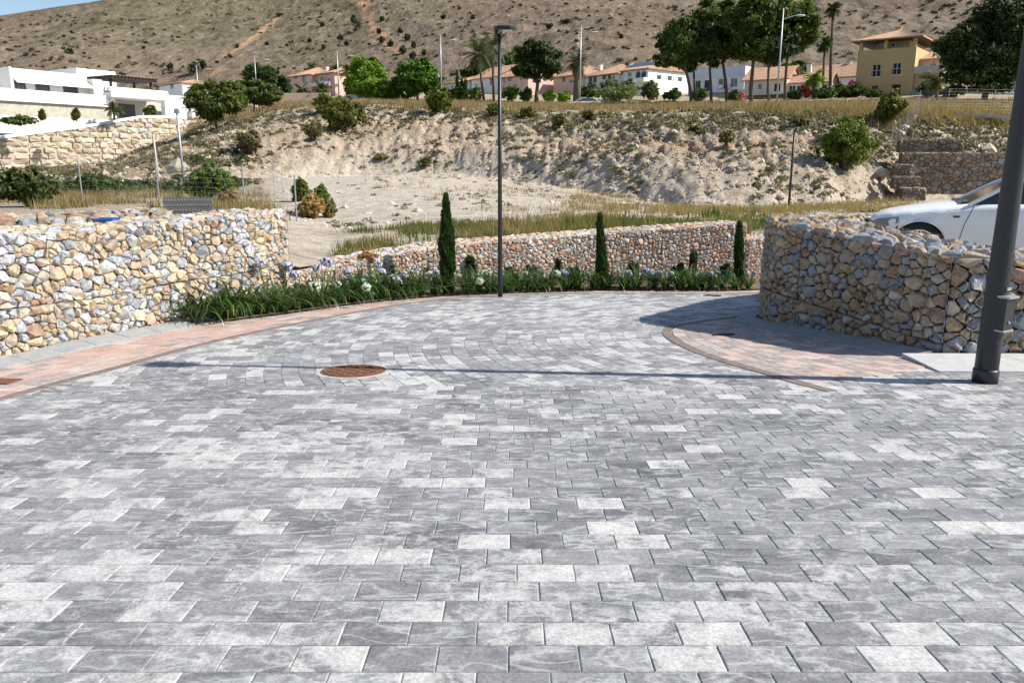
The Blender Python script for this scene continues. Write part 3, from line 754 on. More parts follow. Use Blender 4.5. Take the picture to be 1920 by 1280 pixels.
class Gabion:
    def __init__(s, name, label, cat, loc, pal, size, depth=0.05, gap=0.006, fine=True, nind=300, mat='stone', group=None):
        s.t = thing(name, label, cat, loc, group); s.pal = pal; s.size = size; s.depth = depth; s.gap = gap; s.fine = fine; s.nind = nind; s.mat = M[mat]; s.st = []; s.wire = MB()
    def sheet(s, mp, s0, s1, t0, t1, panel=2.0, layer=None, size=None, outn=None, vis=True, wire=0.1):
        """mp(q(n,2)) -> positions (n,3), normals (n,3)"""
        size = size or s.size; ss = s0
        while ss < s1 - 0.05:
            se = min(ss + panel, s1); se = s1 if s1 - se < 0.4 else se; tt = t0
            while tt < t1 - 0.03:
                te = min(tt + (layer or 99), t1); te = t1 if t1 - te < 0.12 else te
                for poly in cells(ss, se, tt, te, size):
                    L, Fc = stone(poly, s.depth, s.gap, s.fine); pos, nr = mp(L[:, :2]); Wv = pos + nr * L[:, 2:3]
                    c = Wv.mean(0); u, v, dp = project(c); sc = 0.0
                    if vis and dp > 0.3 and -30 < u < 1950:
                        d = np.array([0, 0, ZC]) - c; D = np.linalg.norm(d); sc = abs(area2(poly)) * max(0, float(nr.mean(0) @ d) / D) / D ** 2
                    s.st.append((sc, Wv, Fc, pick(s.pal)))
                if wire: s.mesh(mp, ss, se, tt, te, wire)
                tt = te
            ss = se
    def mesh(s, mp, s0, s1, t0, t1, w):
        """hexagonal netting, one thin strip per strand, plus a selvedge round the panel"""
        lift = s.depth * 0.8; segs = []
        hh = w * 1.1; nx = max(1, int((s1 - s0) / w)); ny = max(1, int((t1 - t0) / (hh * 0.75)))
        for j in range(ny + 1):
            for i in range(nx + 1):
                x = s0 + (i + 0.5 * (j % 2)) * w; y = t0 + j * hh * 0.75
                segs += [((x, y), (x, y + hh * 0.42)), ((x, y + hh * 0.42), (x + w / 2, y + hh * 0.75)), ((x, y + hh * 0.42), (x - w / 2, y + hh * 0.75))]
        segs = [e for e in segs if all(s0 <= q[0] <= s1 and t0 <= q[1] <= t1 for q in e)]
        s._strips(mp, segs, 0.002, lift)
        ed = []
        m = max(2, int((s1 - s0) / 0.2)); xs = np.linspace(s0, s1, m + 1)
        for y in (t0, t1): ed += [((xs[i], y), (xs[i + 1], y)) for i in range(m)]
        ys = np.linspace(t0, t1, 4)
        for x in (s0, s1): ed += [((x, ys[i]), (x, ys[i + 1])) for i in range(3)]
        s._strips(mp, ed, 0.003, lift)
    def _strips(s, mp, segs, r, lift):
        if not segs: return
        A = np.array([e[0] for e in segs]); B = np.array([e[1] for e in segs]); d = B - A; L = np.linalg.norm(d, axis=1)[:, None] + 1e-9; pz = np.column_stack([-d[:, 1], d[:, 0]]) / L * r
        q = [A - pz, A + pz, B + pz, B - pz]; W = []
        for k in q:
            p, nr = mp(k); W.append(p + nr * lift)
        p, nr = mp((A + B) / 2); o = len(s.wire.v); W = np.stack(W, 1).reshape(-1, 3)
        s.wire.v += [tuple(x) for x in W]; s.wire.f += [(o + 4 * i, o + 4 * i + 1, o + 4 * i + 2, o + 4 * i + 3) for i in range(len(segs))]
    def done(s):
        s.st.sort(key=lambda e: -e[0]); bag = Bag()
        for i, (sc, V, Fc, c) in enumerate(s.st):
            if i < s.nind and sc > 0: wobj('stone', V, Fc, s.mat, s.t, np.tile(np.array(c), (len(V), 1)))
            else: bag.add(V, Fc, c)
        if bag.V: tag(bag.build('stone_fill', s.mat, s.t), kind='stuff')
        if s.wire.v: tag(wobj('wire_mesh', s.wire.v, s.wire.f, M['wire'], s.t), kind='stuff')
        return s.t
def facemap(path, ztop, out=0.0):
    def f(q):
        p, t = path.at(q[:, 0]); n = np.column_stack([-t[:, 1], t[:, 0]]); z = ztop(q[:, 0]) - q[:, 1]
        return np.column_stack([p + n * out, z]), np.column_stack([n, np.zeros(len(n))])
    return f
def topmap(path, ztop, dz=0.0):
    def f(q):
        p, t = path.at(q[:, 0]); n = np.column_stack([-t[:, 1], t[:, 0]])
        return np.column_stack([p - n * q[:, 1:2], ztop(q[:, 0]) + dz]), np.tile(np.array([0, 0, 1.0]), (len(q), 1))
    return f
def planemap(o, ax, ay, n):
    o, ax, ay, n = [np.array(v, float) for v in (o, ax, ay, n)]
    return lambda q: (o + q[:, :1] * ax + q[:, 1:2] * ay, np.tile(n, (len(q), 1)))
def core(path, ztop, zbot, thick, inset, parent, s0=0, s1=None):
    """rubble core; its dark colour paints the shade between the stones"""
    n = max(8, int(path.L / 0.25)); ss = np.linspace(s0 + inset, (s1 or path.L) - inset, n); p, t = path.at(ss); nn = np.column_stack([-t[:, 1], t[:, 0]]); V = []
    for i in range(n):
        a = p[i] - nn[i] * inset; b = p[i] - nn[i] * (thick - inset); zt = ztop(ss[i]) - inset; zb = zbot(p[i])
        V += [(a[0], a[1], zb), (a[0], a[1], zt), (b[0], b[1], zt), (b[0], b[1], zb)]
    Fc = [(4 * i + j, 4 * i + j + 1, 4 * i + 4 + j + 1, 4 * i + 4 + j) for i in range(n - 1) for j in range(3)] + [(0, 1, 2, 3), (4 * n - 4, 4 * n - 1, 4 * n - 2, 4 * n - 3)]
    return wobj('rubble_core', V, Fc, M['core'], parent)
np.random.seed(5)
# left wall: ordered far to near so that its left normal faces the street
lw = [G(546, 575)[:2], G(470, 590)[:2], G(362, 604)[:2], G(200, 631)[:2], G(0, 667)[:2], (-5.95, 6.0), (-6.7, 2.0)]
lz = [P(546, 394, 12.4)[2], 0.665, 0.665, 0.66, P(0, 437, 8.0)[2], 0.66, 0.66]
WL = Path(lw, lz); ztl = lambda s: WL.val(s)
gl = Gabion('gabion_wall', 'long sunlit cream and blue-grey gabion wall rising from the red pavement', 'gabion wall', (*WL.p[len(WL.p) // 2], zroad(9.5)), PAL_L, 0.084, 0.046, 0.0045)
core(WL, ztl, lambda p: zroad(p[1]) - 0.1, 1.0, 0.06, gl.t)
gl.sheet(facemap(WL, ztl), 0.0, WL.L, 0.0, 1.62, 2.0, 0.78)
gl.sheet(topmap(WL, ztl), 0.0, WL.L, 0.0, 1.0, 2.0, 1.0, size=0.12, wire=0.1)
e0, t0 = WL.at(0.0); n0 = np.array([-t0[1], t0[0]])
gl.sheet(planemap((*e0, float(ztl(0.0))), (*(-n0), 0), (0, 0, -1), (*(-t0), 0)), 0, 1.0, 0, 1.2, 2, 0.78)
gl.done()
# low back row standing on the terrace behind it
bw = [P(322, 392, 12.2)[:2], P(200, 400, 11.2)[:2], P(80, 404, 10.6)[:2], P(-60, 410, 10.0)[:2], (-9.5, 7.5)]
WB = Path(bw); zb_t = lambda s: np.interp(s, [0, WB.L], [0.70, 0.74]); hb = 0.46
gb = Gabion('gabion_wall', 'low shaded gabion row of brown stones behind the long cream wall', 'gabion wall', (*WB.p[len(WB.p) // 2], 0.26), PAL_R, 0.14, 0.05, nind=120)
core(WB, zb_t, lambda p: 0.2, 0.6, 0.06, gb.t)
gb.sheet(facemap(WB, zb_t), 0, WB.L, 0, hb, 2.0, 1.0); gb.sheet(topmap(WB, zb_t), 0, WB.L, 0, 0.6, 2, 1.0, size=0.15)
e0, t0 = WB.at(0.0); n0 = np.array([-t0[1], t0[0]])
gb.sheet(planemap((*e0, float(zb_t(0.0))), (*(-n0), 0), (0, 0, -1), (*(-t0), 0)), 0, 0.6, 0, hb, 2, 1)
gb.done()
# right wall round the inside of the bend
rzv = [0.49, 0.49, 0.50, 0.51, 0.53, 0.58, 0.64, 0.70, 0.69, 0.63, 0.56, 0.50, 0.46, 0.45]
WR = Path(WALLR_PTS, rzv); ztr = lambda s: WR.val(s)
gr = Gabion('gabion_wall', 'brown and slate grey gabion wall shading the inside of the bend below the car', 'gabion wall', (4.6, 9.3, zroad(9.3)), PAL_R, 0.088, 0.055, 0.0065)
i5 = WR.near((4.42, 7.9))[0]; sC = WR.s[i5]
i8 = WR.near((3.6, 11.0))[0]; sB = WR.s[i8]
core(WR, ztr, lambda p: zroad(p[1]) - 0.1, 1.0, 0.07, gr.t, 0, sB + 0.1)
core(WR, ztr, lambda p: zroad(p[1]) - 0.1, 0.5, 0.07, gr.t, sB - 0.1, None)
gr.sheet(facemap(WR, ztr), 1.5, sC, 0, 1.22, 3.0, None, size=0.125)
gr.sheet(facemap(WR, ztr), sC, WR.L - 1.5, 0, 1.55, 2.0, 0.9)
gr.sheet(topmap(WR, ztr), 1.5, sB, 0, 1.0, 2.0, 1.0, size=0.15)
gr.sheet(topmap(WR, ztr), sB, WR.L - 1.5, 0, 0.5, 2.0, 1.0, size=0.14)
def inner(q):
    p, t = WR.at(q[:, 0]); n = np.column_stack([-t[:, 1], t[:, 0]])
    return np.column_stack([p - n * 0.5, ztr(q[:, 0]) - q[:, 1]]), np.column_stack([-n, np.zeros(len(n))])
gr.sheet(inner, sB, WR.L - 1.5, 0, 0.8, 2.0, None, size=0.16, wire=None)
gr.done()
# far wall behind the planting: ordered right to left
fw = [(15.0, 22.4), (9.6, 19.6)] + [G(1425, 521)[:2], G(1380, 522.5)[:2], G(1130, 528)[:2], G(980, 535)[:2], G(840, 543)[:2], G(700, 553)[:2], G(600, 566)[:2], G(540, 578)[:2]]
def zt_px(x, y, g): return P(x, y, g[1])[2]
FT = [(1380, 420), (1130, 438), (980, 450), (840, 461), (700, 486), (600, 506), (540, 515)]
WF = Path(fw)
sF = [WF.s[WF.near(q)[0]] for q in fw[3:]]; zF = [zt_px(x, y, g) for (x, y), g in zip(FT, fw[3:])]
sStep = WF.s[WF.near(G(1394, 522)[:2])[0]]
ztlow = lambda s: np.full(np.shape(s), zt_px(1420, 447, fw[2])); zthi = lambda s: np.interp(s, sF, zF)
ztf = lambda s: np.where(np.asarray(s) < sStep, zt_px(1420, 447, fw[2]), np.interp(s, sF, zF))
gf = Gabion('gabion_wall', 'long orange and cream gabion wall behind the flower bed and cypresses', 'gabion wall', (*WF.p[len(WF.p) // 2], zroad(16)), PAL_F, 0.067, 0.032, 0.003, fine=False)
core(WF, ztlow, lambda p: zroad(p[1]) - 0.1, 0.9, 0.06, gf.t, 0, sStep); core(WF, zthi, lambda p: zroad(p[1]) - 0.1, 0.9, 0.06, gf.t, sStep + 0.001)
gf.sheet(facemap(WF, ztlow), sStep - 5, sStep, 0, 1.1, 2.0, 0.55, wire=0.1); gf.sheet(facemap(WF, zthi), sStep, WF.L, 0, 1.5, 2.0, 0.62, wire=0.1)
gf.sheet(topmap(WF, ztlow), sStep - 5, sStep, 0, 0.9, 2.0, None, size=0.12, wire=None); gf.sheet(topmap(WF, zthi), sStep, WF.L, 0, 0.9, 2.0, None, size=0.12, wire=None)
e1, t1 = WF.at(sStep); n1 = np.array([-t1[1], t1[0]])
gf.sheet(planemap((*e1, float(ztf(sStep + 0.01))), (*(-n1), 0), (0, 0, -1), (*(-t1), 0)), 0, 0.9, 0, 0.3, 2, 1, wire=None)
gf.done()
# planting bed soil between pavement and wall
ribbon(BED, Path(fw[::-1][1:] ), 60, lambda p: zroad(p[1]) + 0.02, 'planting_bed', M['soil']); tag(bpy.data.objects['planting_bed'], kind='structure')
# terraces behind the side walls
def patch(name, pts, z, mat):
    o = MB().add([(x, y, z) for x, y in pts], [tuple(range(len(pts)))]).build(name, mat); return tag(o, kind='structure')
M['gravel'] = plain('pale_gravel', (0.46, 0.41, 0.34), 0.95, 0.3, 9, 0.7, bd=0.03)
patch('terrace_left', [(-3.95, 12.4), (-4.6, 10.6), (-6.2, 7), (-7.4, 1.5), (-30, 1.5), (-40, 18.4), (-13, 18.4), (-5.6, 16.8)], 0.255, M['gravel'])
patch('terrace_right', [(4.9, 8.4), (4.4, 9.6), (4.1, 10.6), (4.4, 11.6), (5.4, 12.9), (6.6, 13.8), (8.6, 14.8), (13.2, 16.2), (30, 17), (30, 8.4)], -0.32, M['gravel'])
# far right retaining gabions (in shade), two tiers and a stepped end
def gab_box(name, label, o, ax, ay, w, d, h, pal, size, sides='FRT', group=None):
    """o = front bottom left corner; ax along the front, ay into the depth"""
    o = np.array(o, float); ax = np.array([*ax, 0.0]); ay = np.array([*ay, 0.0]); g = Gabion(name, label, 'gabion wall', o + ax * w / 2, pal, size, 0.05, 0.01, False, 0, 'stone_far', group)
    MB().obox(o + ax * w / 2 + ay * d / 2 + np.array([0, 0, h / 2]), ax * (w / 2 - 0.05), ay * (d / 2 - 0.05), (0, 0, h / 2 - 0.05)).build('rubble_core', M['core'], g.t)
    up = np.array([0, 0, h]); nlay = max(1, round(h / 0.8))
    if 'F' in sides: g.sheet(planemap(o + up, ax, (0, 0, -1), -ay), 0, w, 0, h, 2.0, h / nlay, wire=None)
    if 'T' in sides: g.sheet(planemap(o + up, ax, ay, (0, 0, 1)), 0, w, 0, d, 2.0, None, wire=None)
    if 'R' in sides: g.sheet(planemap(o + up + ax * w, ay, (0, 0, -1), ax), 0, d, 0, h, 2.0, None, wire=None)
    if 'L' in sides: g.sheet(planemap(o + up + ay * d, -ay, (0, 0, -1), -ax), 0, d, 0, h, 2.0, None, wire=None)
    return g.done()
an = math.radians(-12); ax = (math.cos(an), math.sin(an)); ay = (-math.sin(an), math.cos(an))
b0 = P(1684, 364, 45.5); t0_ = P(1684, 287, 45.5); gab_box('retaining_wall', 'tall shaded brown gabion retaining wall below the stony bank', b0, ax, ay, 15, 1.0, t0_[2] - b0[2], PAL_D, 0.2, 'FT')
b1 = P(1686, 287, 47.2); t1_ = P(1686, 262, 47.2); gab_box('retaining_wall', 'short upper tier of shaded gabions set back on the retaining wall', b1, ax, ay, 3.35, 1.0, t1_[2] - b1[2], PAL_D, 0.2, 'FTR')
for (x, y, yb, Y, w, lb) in ((1690, 353, 380, 42.2, 1.15, 'lowest gabion basket of the stepped end below the retaining wall'), (1675, 332, 356, 43.2, 1.3, 'middle gabion basket of the stepped end below the retaining wall'), (1676, 309, 334, 44.2, 1.0, 'topmost gabion basket of the stepped end beside the retaining wall')):
    a = P(x, yb, Y); b = P(x, y, Y); gab_box('gabion_basket', lb, a, ax, ay, w, 1.0, b[2] - a[2], PAL_D, 0.16, 'FTR')

# ---------------------------------------------------------------- lamp posts of the estate
def lamp(label, base, h, r0, r1, head_dir, head=0.42, door=None, group=None):
    b = np.array(base, float); t = thing('lamp_post', label, 'lamp post', b, group)
    z = lambda q: b + np.array([0, 0, q])
    MB().tube([z(-0.03), z(0.3), z(h * 0.5), z(h)], [r0, r0 * 0.985, (r0 + r1) / 2, r1], 24).build('pole', M['lamp'], t, True)
    if door is not None:
        MB().tube([z(0.0), z(0.11), z(0.125)], [r0 * 1.09, r0 * 1.09, r0 * 1.0], 24).build('base_collar', M['lamp'], t, True)
        dv = np.array([math.cos(door), math.sin(door), 0]); tv = np.array([-dv[1], dv[0], 0])
        d = MB().obox(z(0.62) + dv * (r0 + 0.0), dv * 0.035, tv * 0.062, (0, 0, 0.135)).build('inspection_door', M['lamp'], t)
        MB().obox(z(0.765) + dv * (r0 + 0.008), dv * 0.05, tv * 0.072, (0, 0, 0.009)).build('door_hood', M['steel'], d)
        MB().obox(z(0.478) + dv * (r0 + 0.004), dv * 0.042, tv * 0.068, (0, 0, 0.006)).build('door_sill', M['steel'], d)
        MB().tube([z(0.55) + dv * (r0 + 0.03), z(0.55) + dv * (r0 + 0.045)], 0.011, 12).build('lock', M['steel'], d)
        MB().obox(z(0.83) + dv * (r0 + 0.001) + tv * 0.004, dv * 0.004, tv * 0.03, (0, 0, 0.012)).build('number_plate', M['steel'], t)
    hd = np.array([*head_dir, 0.0]); hd /= np.linalg.norm(hd); sd = np.array([-hd[1], hd[0], 0])
    top = z(h)
    MB().tube([top - hd * 0.05 + np.array([0, 0, -0.05]), top - hd * 0.05 + np.array([0, 0, 0.06])], r1 * 1.25, 14).build('head_socket', M['lamp'], t)
    hm = MB(); c = top + hd * (head * 0.5 - 0.07) + np.array([0, 0, 0.075])
    V = []
    for a, wd, th in ((-0.5, 0.07, 0.035), (-0.3, 0.13, 0.04), (0.3, 0.15, 0.028), (0.5, 0.12, 0.018)):
        for (q, zz) in ((-wd, -th * 0.6), (wd, -th * 0.6), (wd * 0.9, th), (-wd * 0.9, th)): V.append(c + hd * a * head + sd * q + np.array([0, 0, zz]))
    Fc = [(4 * i + j, 4 * i + (j + 1) % 4, 4 * i + 4 + (j + 1) % 4, 4 * i + 4 + j) for i in range(3) for j in range(4)] + [(3, 2, 1, 0), (12, 13, 14, 15)]
    ho = hm.add(V, Fc).build('lamp_head', M['lamp'], t)
    MB().obox(c + hd * head * 0.12 + np.array([0, 0, -0.03]), hd * head * 0.26, sd * 0.1, (0, 0, 0.006)).build('lens', M['lampface'], ho)
    return t
nb = G(1846, 716); lamp('thick anthracite lamp post with a small inspection door beside the pale kerb', nb, 6.1, 0.094, 0.036, (-1, 0.1), 0.5, math.radians(-62))
mb_ = G(938, 556.5); lamp('slim anthracite lamp post at the edge of the flower bed', mb_, P(933, 64, mb_[1])[2] - mb_[2], 0.042, 0.026, (1, -0.15), 0.34)
sb_ = P(1477, 412, 34.0); lamp('distant slim black lamp post standing below the eroded bank', (sb_[0], sb_[1], hz(sb_[0], sb_[1]) - 0.1), P(1487, 243, 34)[2] - hz(sb_[0], sb_[1]) + 0.1, 0.055, 0.045, (-1, 0.2), 0.5)

# ---------------------------------------------------------------- white car on the terrace behind the right wall
def car(label, loc, yaw, mats, cat='car', detail=True):
    t = thing('parked_car', label, cat, loc); t.rotation_euler = (0, 0, yaw); o3 = np.array(loc, float)
    cy, sy = math.cos(yaw), math.sin(yaw)
    def bld(mb, name, mat, parent=None, smooth=False):
        V = np.array(mb.v); c = V.mean(0); me = raw_mesh(name, V - c, mb.f, None, smooth)
        ploc = np.array(parent['_c']) if parent is not None else np.zeros(3)
        o = link_mesh(name, me, parent if parent is not None else t, c - ploc, mat); o['_c'] = tuple(c); return o
    hu = [0, .06, .2, .45, .9, 1.3, 1.5, 2.5, 3.6, 3.95, 4.25, 4.42, 4.5]; hzv = [.60, .69, .765, .82, .89, .945, .965, .98, 1.0, 1.02, 1.01, .97, .86]
    wu = [0, .05, .15, .3, .55, .9, 3.7, 4.1, 4.35, 4.45, 4.5]; wv = [.30, .47, .64, .77, .86, .9, .9, .88, .82, .72, .62]
    st = sorted(set(np.round(np.concatenate([np.arange(0, 4.5, 0.1), np.arange(.28, 1.09, .03), np.arange(3.0, 3.82, .03), [0.03, .06, .1, 4.42, 4.46, 4.5]]), 3)))
    V = []; npf = 9
    for u in st:
        w = np.interp(u, wu, wv); H = np.interp(u, hu, hzv); zb = 0.22 + (0.1 if u < 0.03 else 0) + max(0, u - 4.2) * 0.5
        arch = 0
        for uc in (.68, 3.4):
            if abs(u - uc) < 0.36: arch = 0.315 + math.sqrt(0.36 ** 2 - (u - uc) ** 2)
        zs = [zb, zb, zb + .12, .46, .66, H - .1, H - .03, H + .005, H + .02]; ws = [0, w * .9, w * .985, w, w * .995, w * .985, w * .93, w * .7, 0]
        for j in range(npf):
            z = zs[j]
            if arch and 1 <= j <= 4: z = max(z, arch)
            V.append((u, -ws[j], z))
        for j in range(npf):
            z = zs[j]
            if arch and 1 <= j <= 4: z = max(z, arch)
            V.append((u, ws[j], z))
    n = len(st); Fc = []
    for i in range(n - 1):
        for j in range(npf - 1):
            a = i * 2 * npf + j; b = a + 2 * npf; Fc.append((a, a + 1, b + 1, b)); a += npf; b += npf; Fc.append((a, b, b + 1, a + 1))
    for i in (0, n - 1):
        a = i * 2 * npf; Fc.append(tuple([a + j for j in range(npf)] + [a + npf + j for j in range(npf - 2, 0, -1)]))
    m = MB(); m.add(V, Fc); body = bld(m, 'body', mats[0], None, True)
    # glasshouse
    gs = [(1.30, .80, .80, .95, .955), (1.75, .80, .70, .95, 1.20), (2.15, .80, .63, .96, 1.375), (2.4, .80, .61, .97, 1.405), (3.0, .80, .60, .98, 1.40), (3.5, .79, .60, .99, 1.33), (4.02, .74, .66, 1.0, 1.03)]
    m = MB(); V = []
    for u, a, b, z0, z1 in gs: V += [(u, -a, z0 - .03), (u, -b, z1), (u, b, z1), (u, a, z0 - .03)]
    Fc = [(4 * i + j, 4 * i + j + 1, 4 * i + 5 + j, 4 * i + 4 + j) for i in range(len(gs) - 1) for j in range(3)] + [(3, 2, 1, 0)]
    bld(m.add(V, Fc), 'window_glass', M['glass'])
    m = MB(); V = []
    for u, b, z1 in ((2.1, .60, 1.37), (2.25, .605, 1.405), (2.6, .605, 1.43), (3.1, .60, 1.42), (3.45, .58, 1.355)):
        V += [(u, -b, z1), (u, -b * .6, z1 + .02), (u, 0, z1 + .028), (u, b * .6, z1 + .02), (u, b, z1)]
    bld(m.add(V, [(5 * i + j, 5 * i + j + 1, 5 * i + 6 + j, 5 * i + 5 + j) for i in range(4) for j in range(4)]), 'roof', mats[0], None, True)
    for s in (-1, 1):
        m = MB(); m.tube([(1.28, s * .815, .93), (1.75, s * .715, 1.205), (2.15, s * .632, 1.385), (2.5, s * .612, 1.42), (3.0, s * .607, 1.415), (3.5, s * .615, 1.345), (4.05, s * .72, 1.03)], [.03, .028, .028, .026, .026, .03, .045], 8); bld(m, 'roof_pillar', mats[0], None, True)
        m = MB(); m.tube([(2.62, s * .80, .97), (2.66, s * .612, 1.4)], .025, 6); bld(m, 'door_pillar', M['carblack'])
        # mirror
        m = MB(); m.sphere((1.72, s * 1.0, 1.0), (.07, .115, .075), 14, 8); m.tube([(1.74, s * .8, .955), (1.73, s * .93, .965)], .025, 8); bld(m, 'mirror', M['carblack'], None, True)
        # headlight, seams, badge, handles
        m = MB(); V = []
        for u, z0, z1 in ((.035, .575, .64), (.12, .565, .69), (.24, .585, .715), (.40, .65, .735)):
            w = np.interp(u, wu, wv); V += [(u - .012, s * (w * .998 + .004), z0), (u - .012, s * (w * .975 + .006), z1)]
        bld(m.add(V, [(2 * i, 2 * i + 2, 2 * i + 3, 2 * i + 1) for i in range(3)]), 'headlight', M['lens'])
        for pts in ([(1.22, .24), (1.20, .45), (1.24, .66), (1.31, .84), (1.34, .93)], [(2.45, .24), (2.45, .66), (2.47, .9)], [(3.3, .72), (3.36, .92)]):
            V = []
            for u, z in pts:
                w = np.interp(u, wu, wv) * np.interp(z, [.2, .34, .46, .66, .85, .95], [.965, .985, 1, .995, .985, .95]); V += [(u - .005, s * (w + .003), z), (u + .005, s * (w + .003), z)]
            m = MB(); bld(m.add(V, [(2 * i, 2 * i + 2, 2 * i + 3, 2 * i + 1) for i in range(len(pts) - 1)]), 'door_seam', M['tyre'])
        m = MB(); V = []
        for u in (.42, .6, .8, 1.0, 1.2, 1.36): V += [(u, s * (np.interp(u, wu, wv) * .955 + .003), np.interp(u, hu, hzv) - .068), (u, s * (np.interp(u, wu, wv) * .95 + .003), np.interp(u, hu, hzv) - .058)]
        bld(m.add(V, [(2 * i, 2 * i + 2, 2 * i + 3, 2 * i + 1) for i in range(5)]), 'bonnet_seam', M['tyre'])
        m = MB(); m.obox((1.13, s * .899, .765), (.042, 0, 0), (0, .004, 0), (0, 0, .012)); bld(m, 'badge', M['carblack'])
        for u in (2.25, 3.15):
            m = MB(); m.obox((u, s * .905, .80), (.1, 0, 0), (0, .018, 0), (0, 0, .018)); bld(m, 'door_handle', mats[0])
        for uc in (.68, 3.4):
            m = MB(); m.tube([(uc, s * .45, .36), (uc, s * .80, .36)], .39, 24); bld(m, 'wheel_well', M['well'])
            m = MB(); prof = [(.19, .30), (.245, .325), (.32, .33), (.33, .31), (.33, .16)]
            V = []; k = 32
            for (rr, yy) in [(.225, .665)] + [(.30, .66), (.325, .69), (.33, .78), (.325, .855), (.30, .875), (.235, .87)]:
                for q in range(k): V.append((uc + rr * math.cos(2 * math.pi * q / k), s * yy, .33 + rr * math.sin(2 * math.pi * q / k)))
            Fc = [(i * k + q, i * k + (q + 1) % k, (i + 1) * k + (q + 1) % k, (i + 1) * k + q) for i in range(6) for q in range(k)]
            wh = bld(m.add(V, Fc), 'wheel', M['tyre'], None, True)
            m = MB()
            ringv = []
            for (rr, yy) in ((.235, .872), (.215, .868), (.21, .80)):
                for q in range(k): ringv.append((uc + rr * math.cos(2 * math.pi * q / k), s * yy, .33 + rr * math.sin(2 * math.pi * q / k)))
            m.add(ringv, [(i * k + q, i * k + (q + 1) % k, (i + 1) * k + (q + 1) % k, (i + 1) * k + q) for i in range(2) for q in range(k)])
            for q in range(5):
                for da in (-.13, .13):
                    a = 2 * math.pi * q / 5 + .35; p0 = np.array([uc + .05 * math.cos(a), s * .862, .33 + .05 * math.sin(a)]); p1 = np.array([uc + .22 * math.cos(a + da), s * .86, .33 + .22 * math.sin(a + da)])
                    m.tube([p0, p1], [.016, .014], 6)
            m.tube([(uc, s * .82, .33), (uc, s * .87, .33)], .055, 14); bld(m, 'rim', M['rim'], wh)
            m = MB(); m.tube([(uc, s * .79, .33), (uc, s * .80, .33)], .2, 20); bld(m, 'brake_disc', M['well'], wh)
    m = MB(); m.obox((.0, 0, .46), (.02, 0, 0), (0, .42, 0), (0, 0, .1)); bld(m, 'grille', M['carblack'])
    m = MB(); m.obox((1.25, 0, .955), (.06, 0, 0), (0, .66, 0), (0, 0, .012)); bld(m, 'wiper_cowl', M['carblack'])
    for o in t.children_recursive:
        if '_c' in o: del o['_c']
    return t
TZ = -0.11
bpy.data.objects['terrace_right'].location.z = TZ - 0.002
cp = P(1664, 405, 12.6); car('white saloon car parked on the terrace behind the brown gabion wall', (cp[0] - .22, 12.75, TZ), math.radians(-23), (M['carwhite'],))

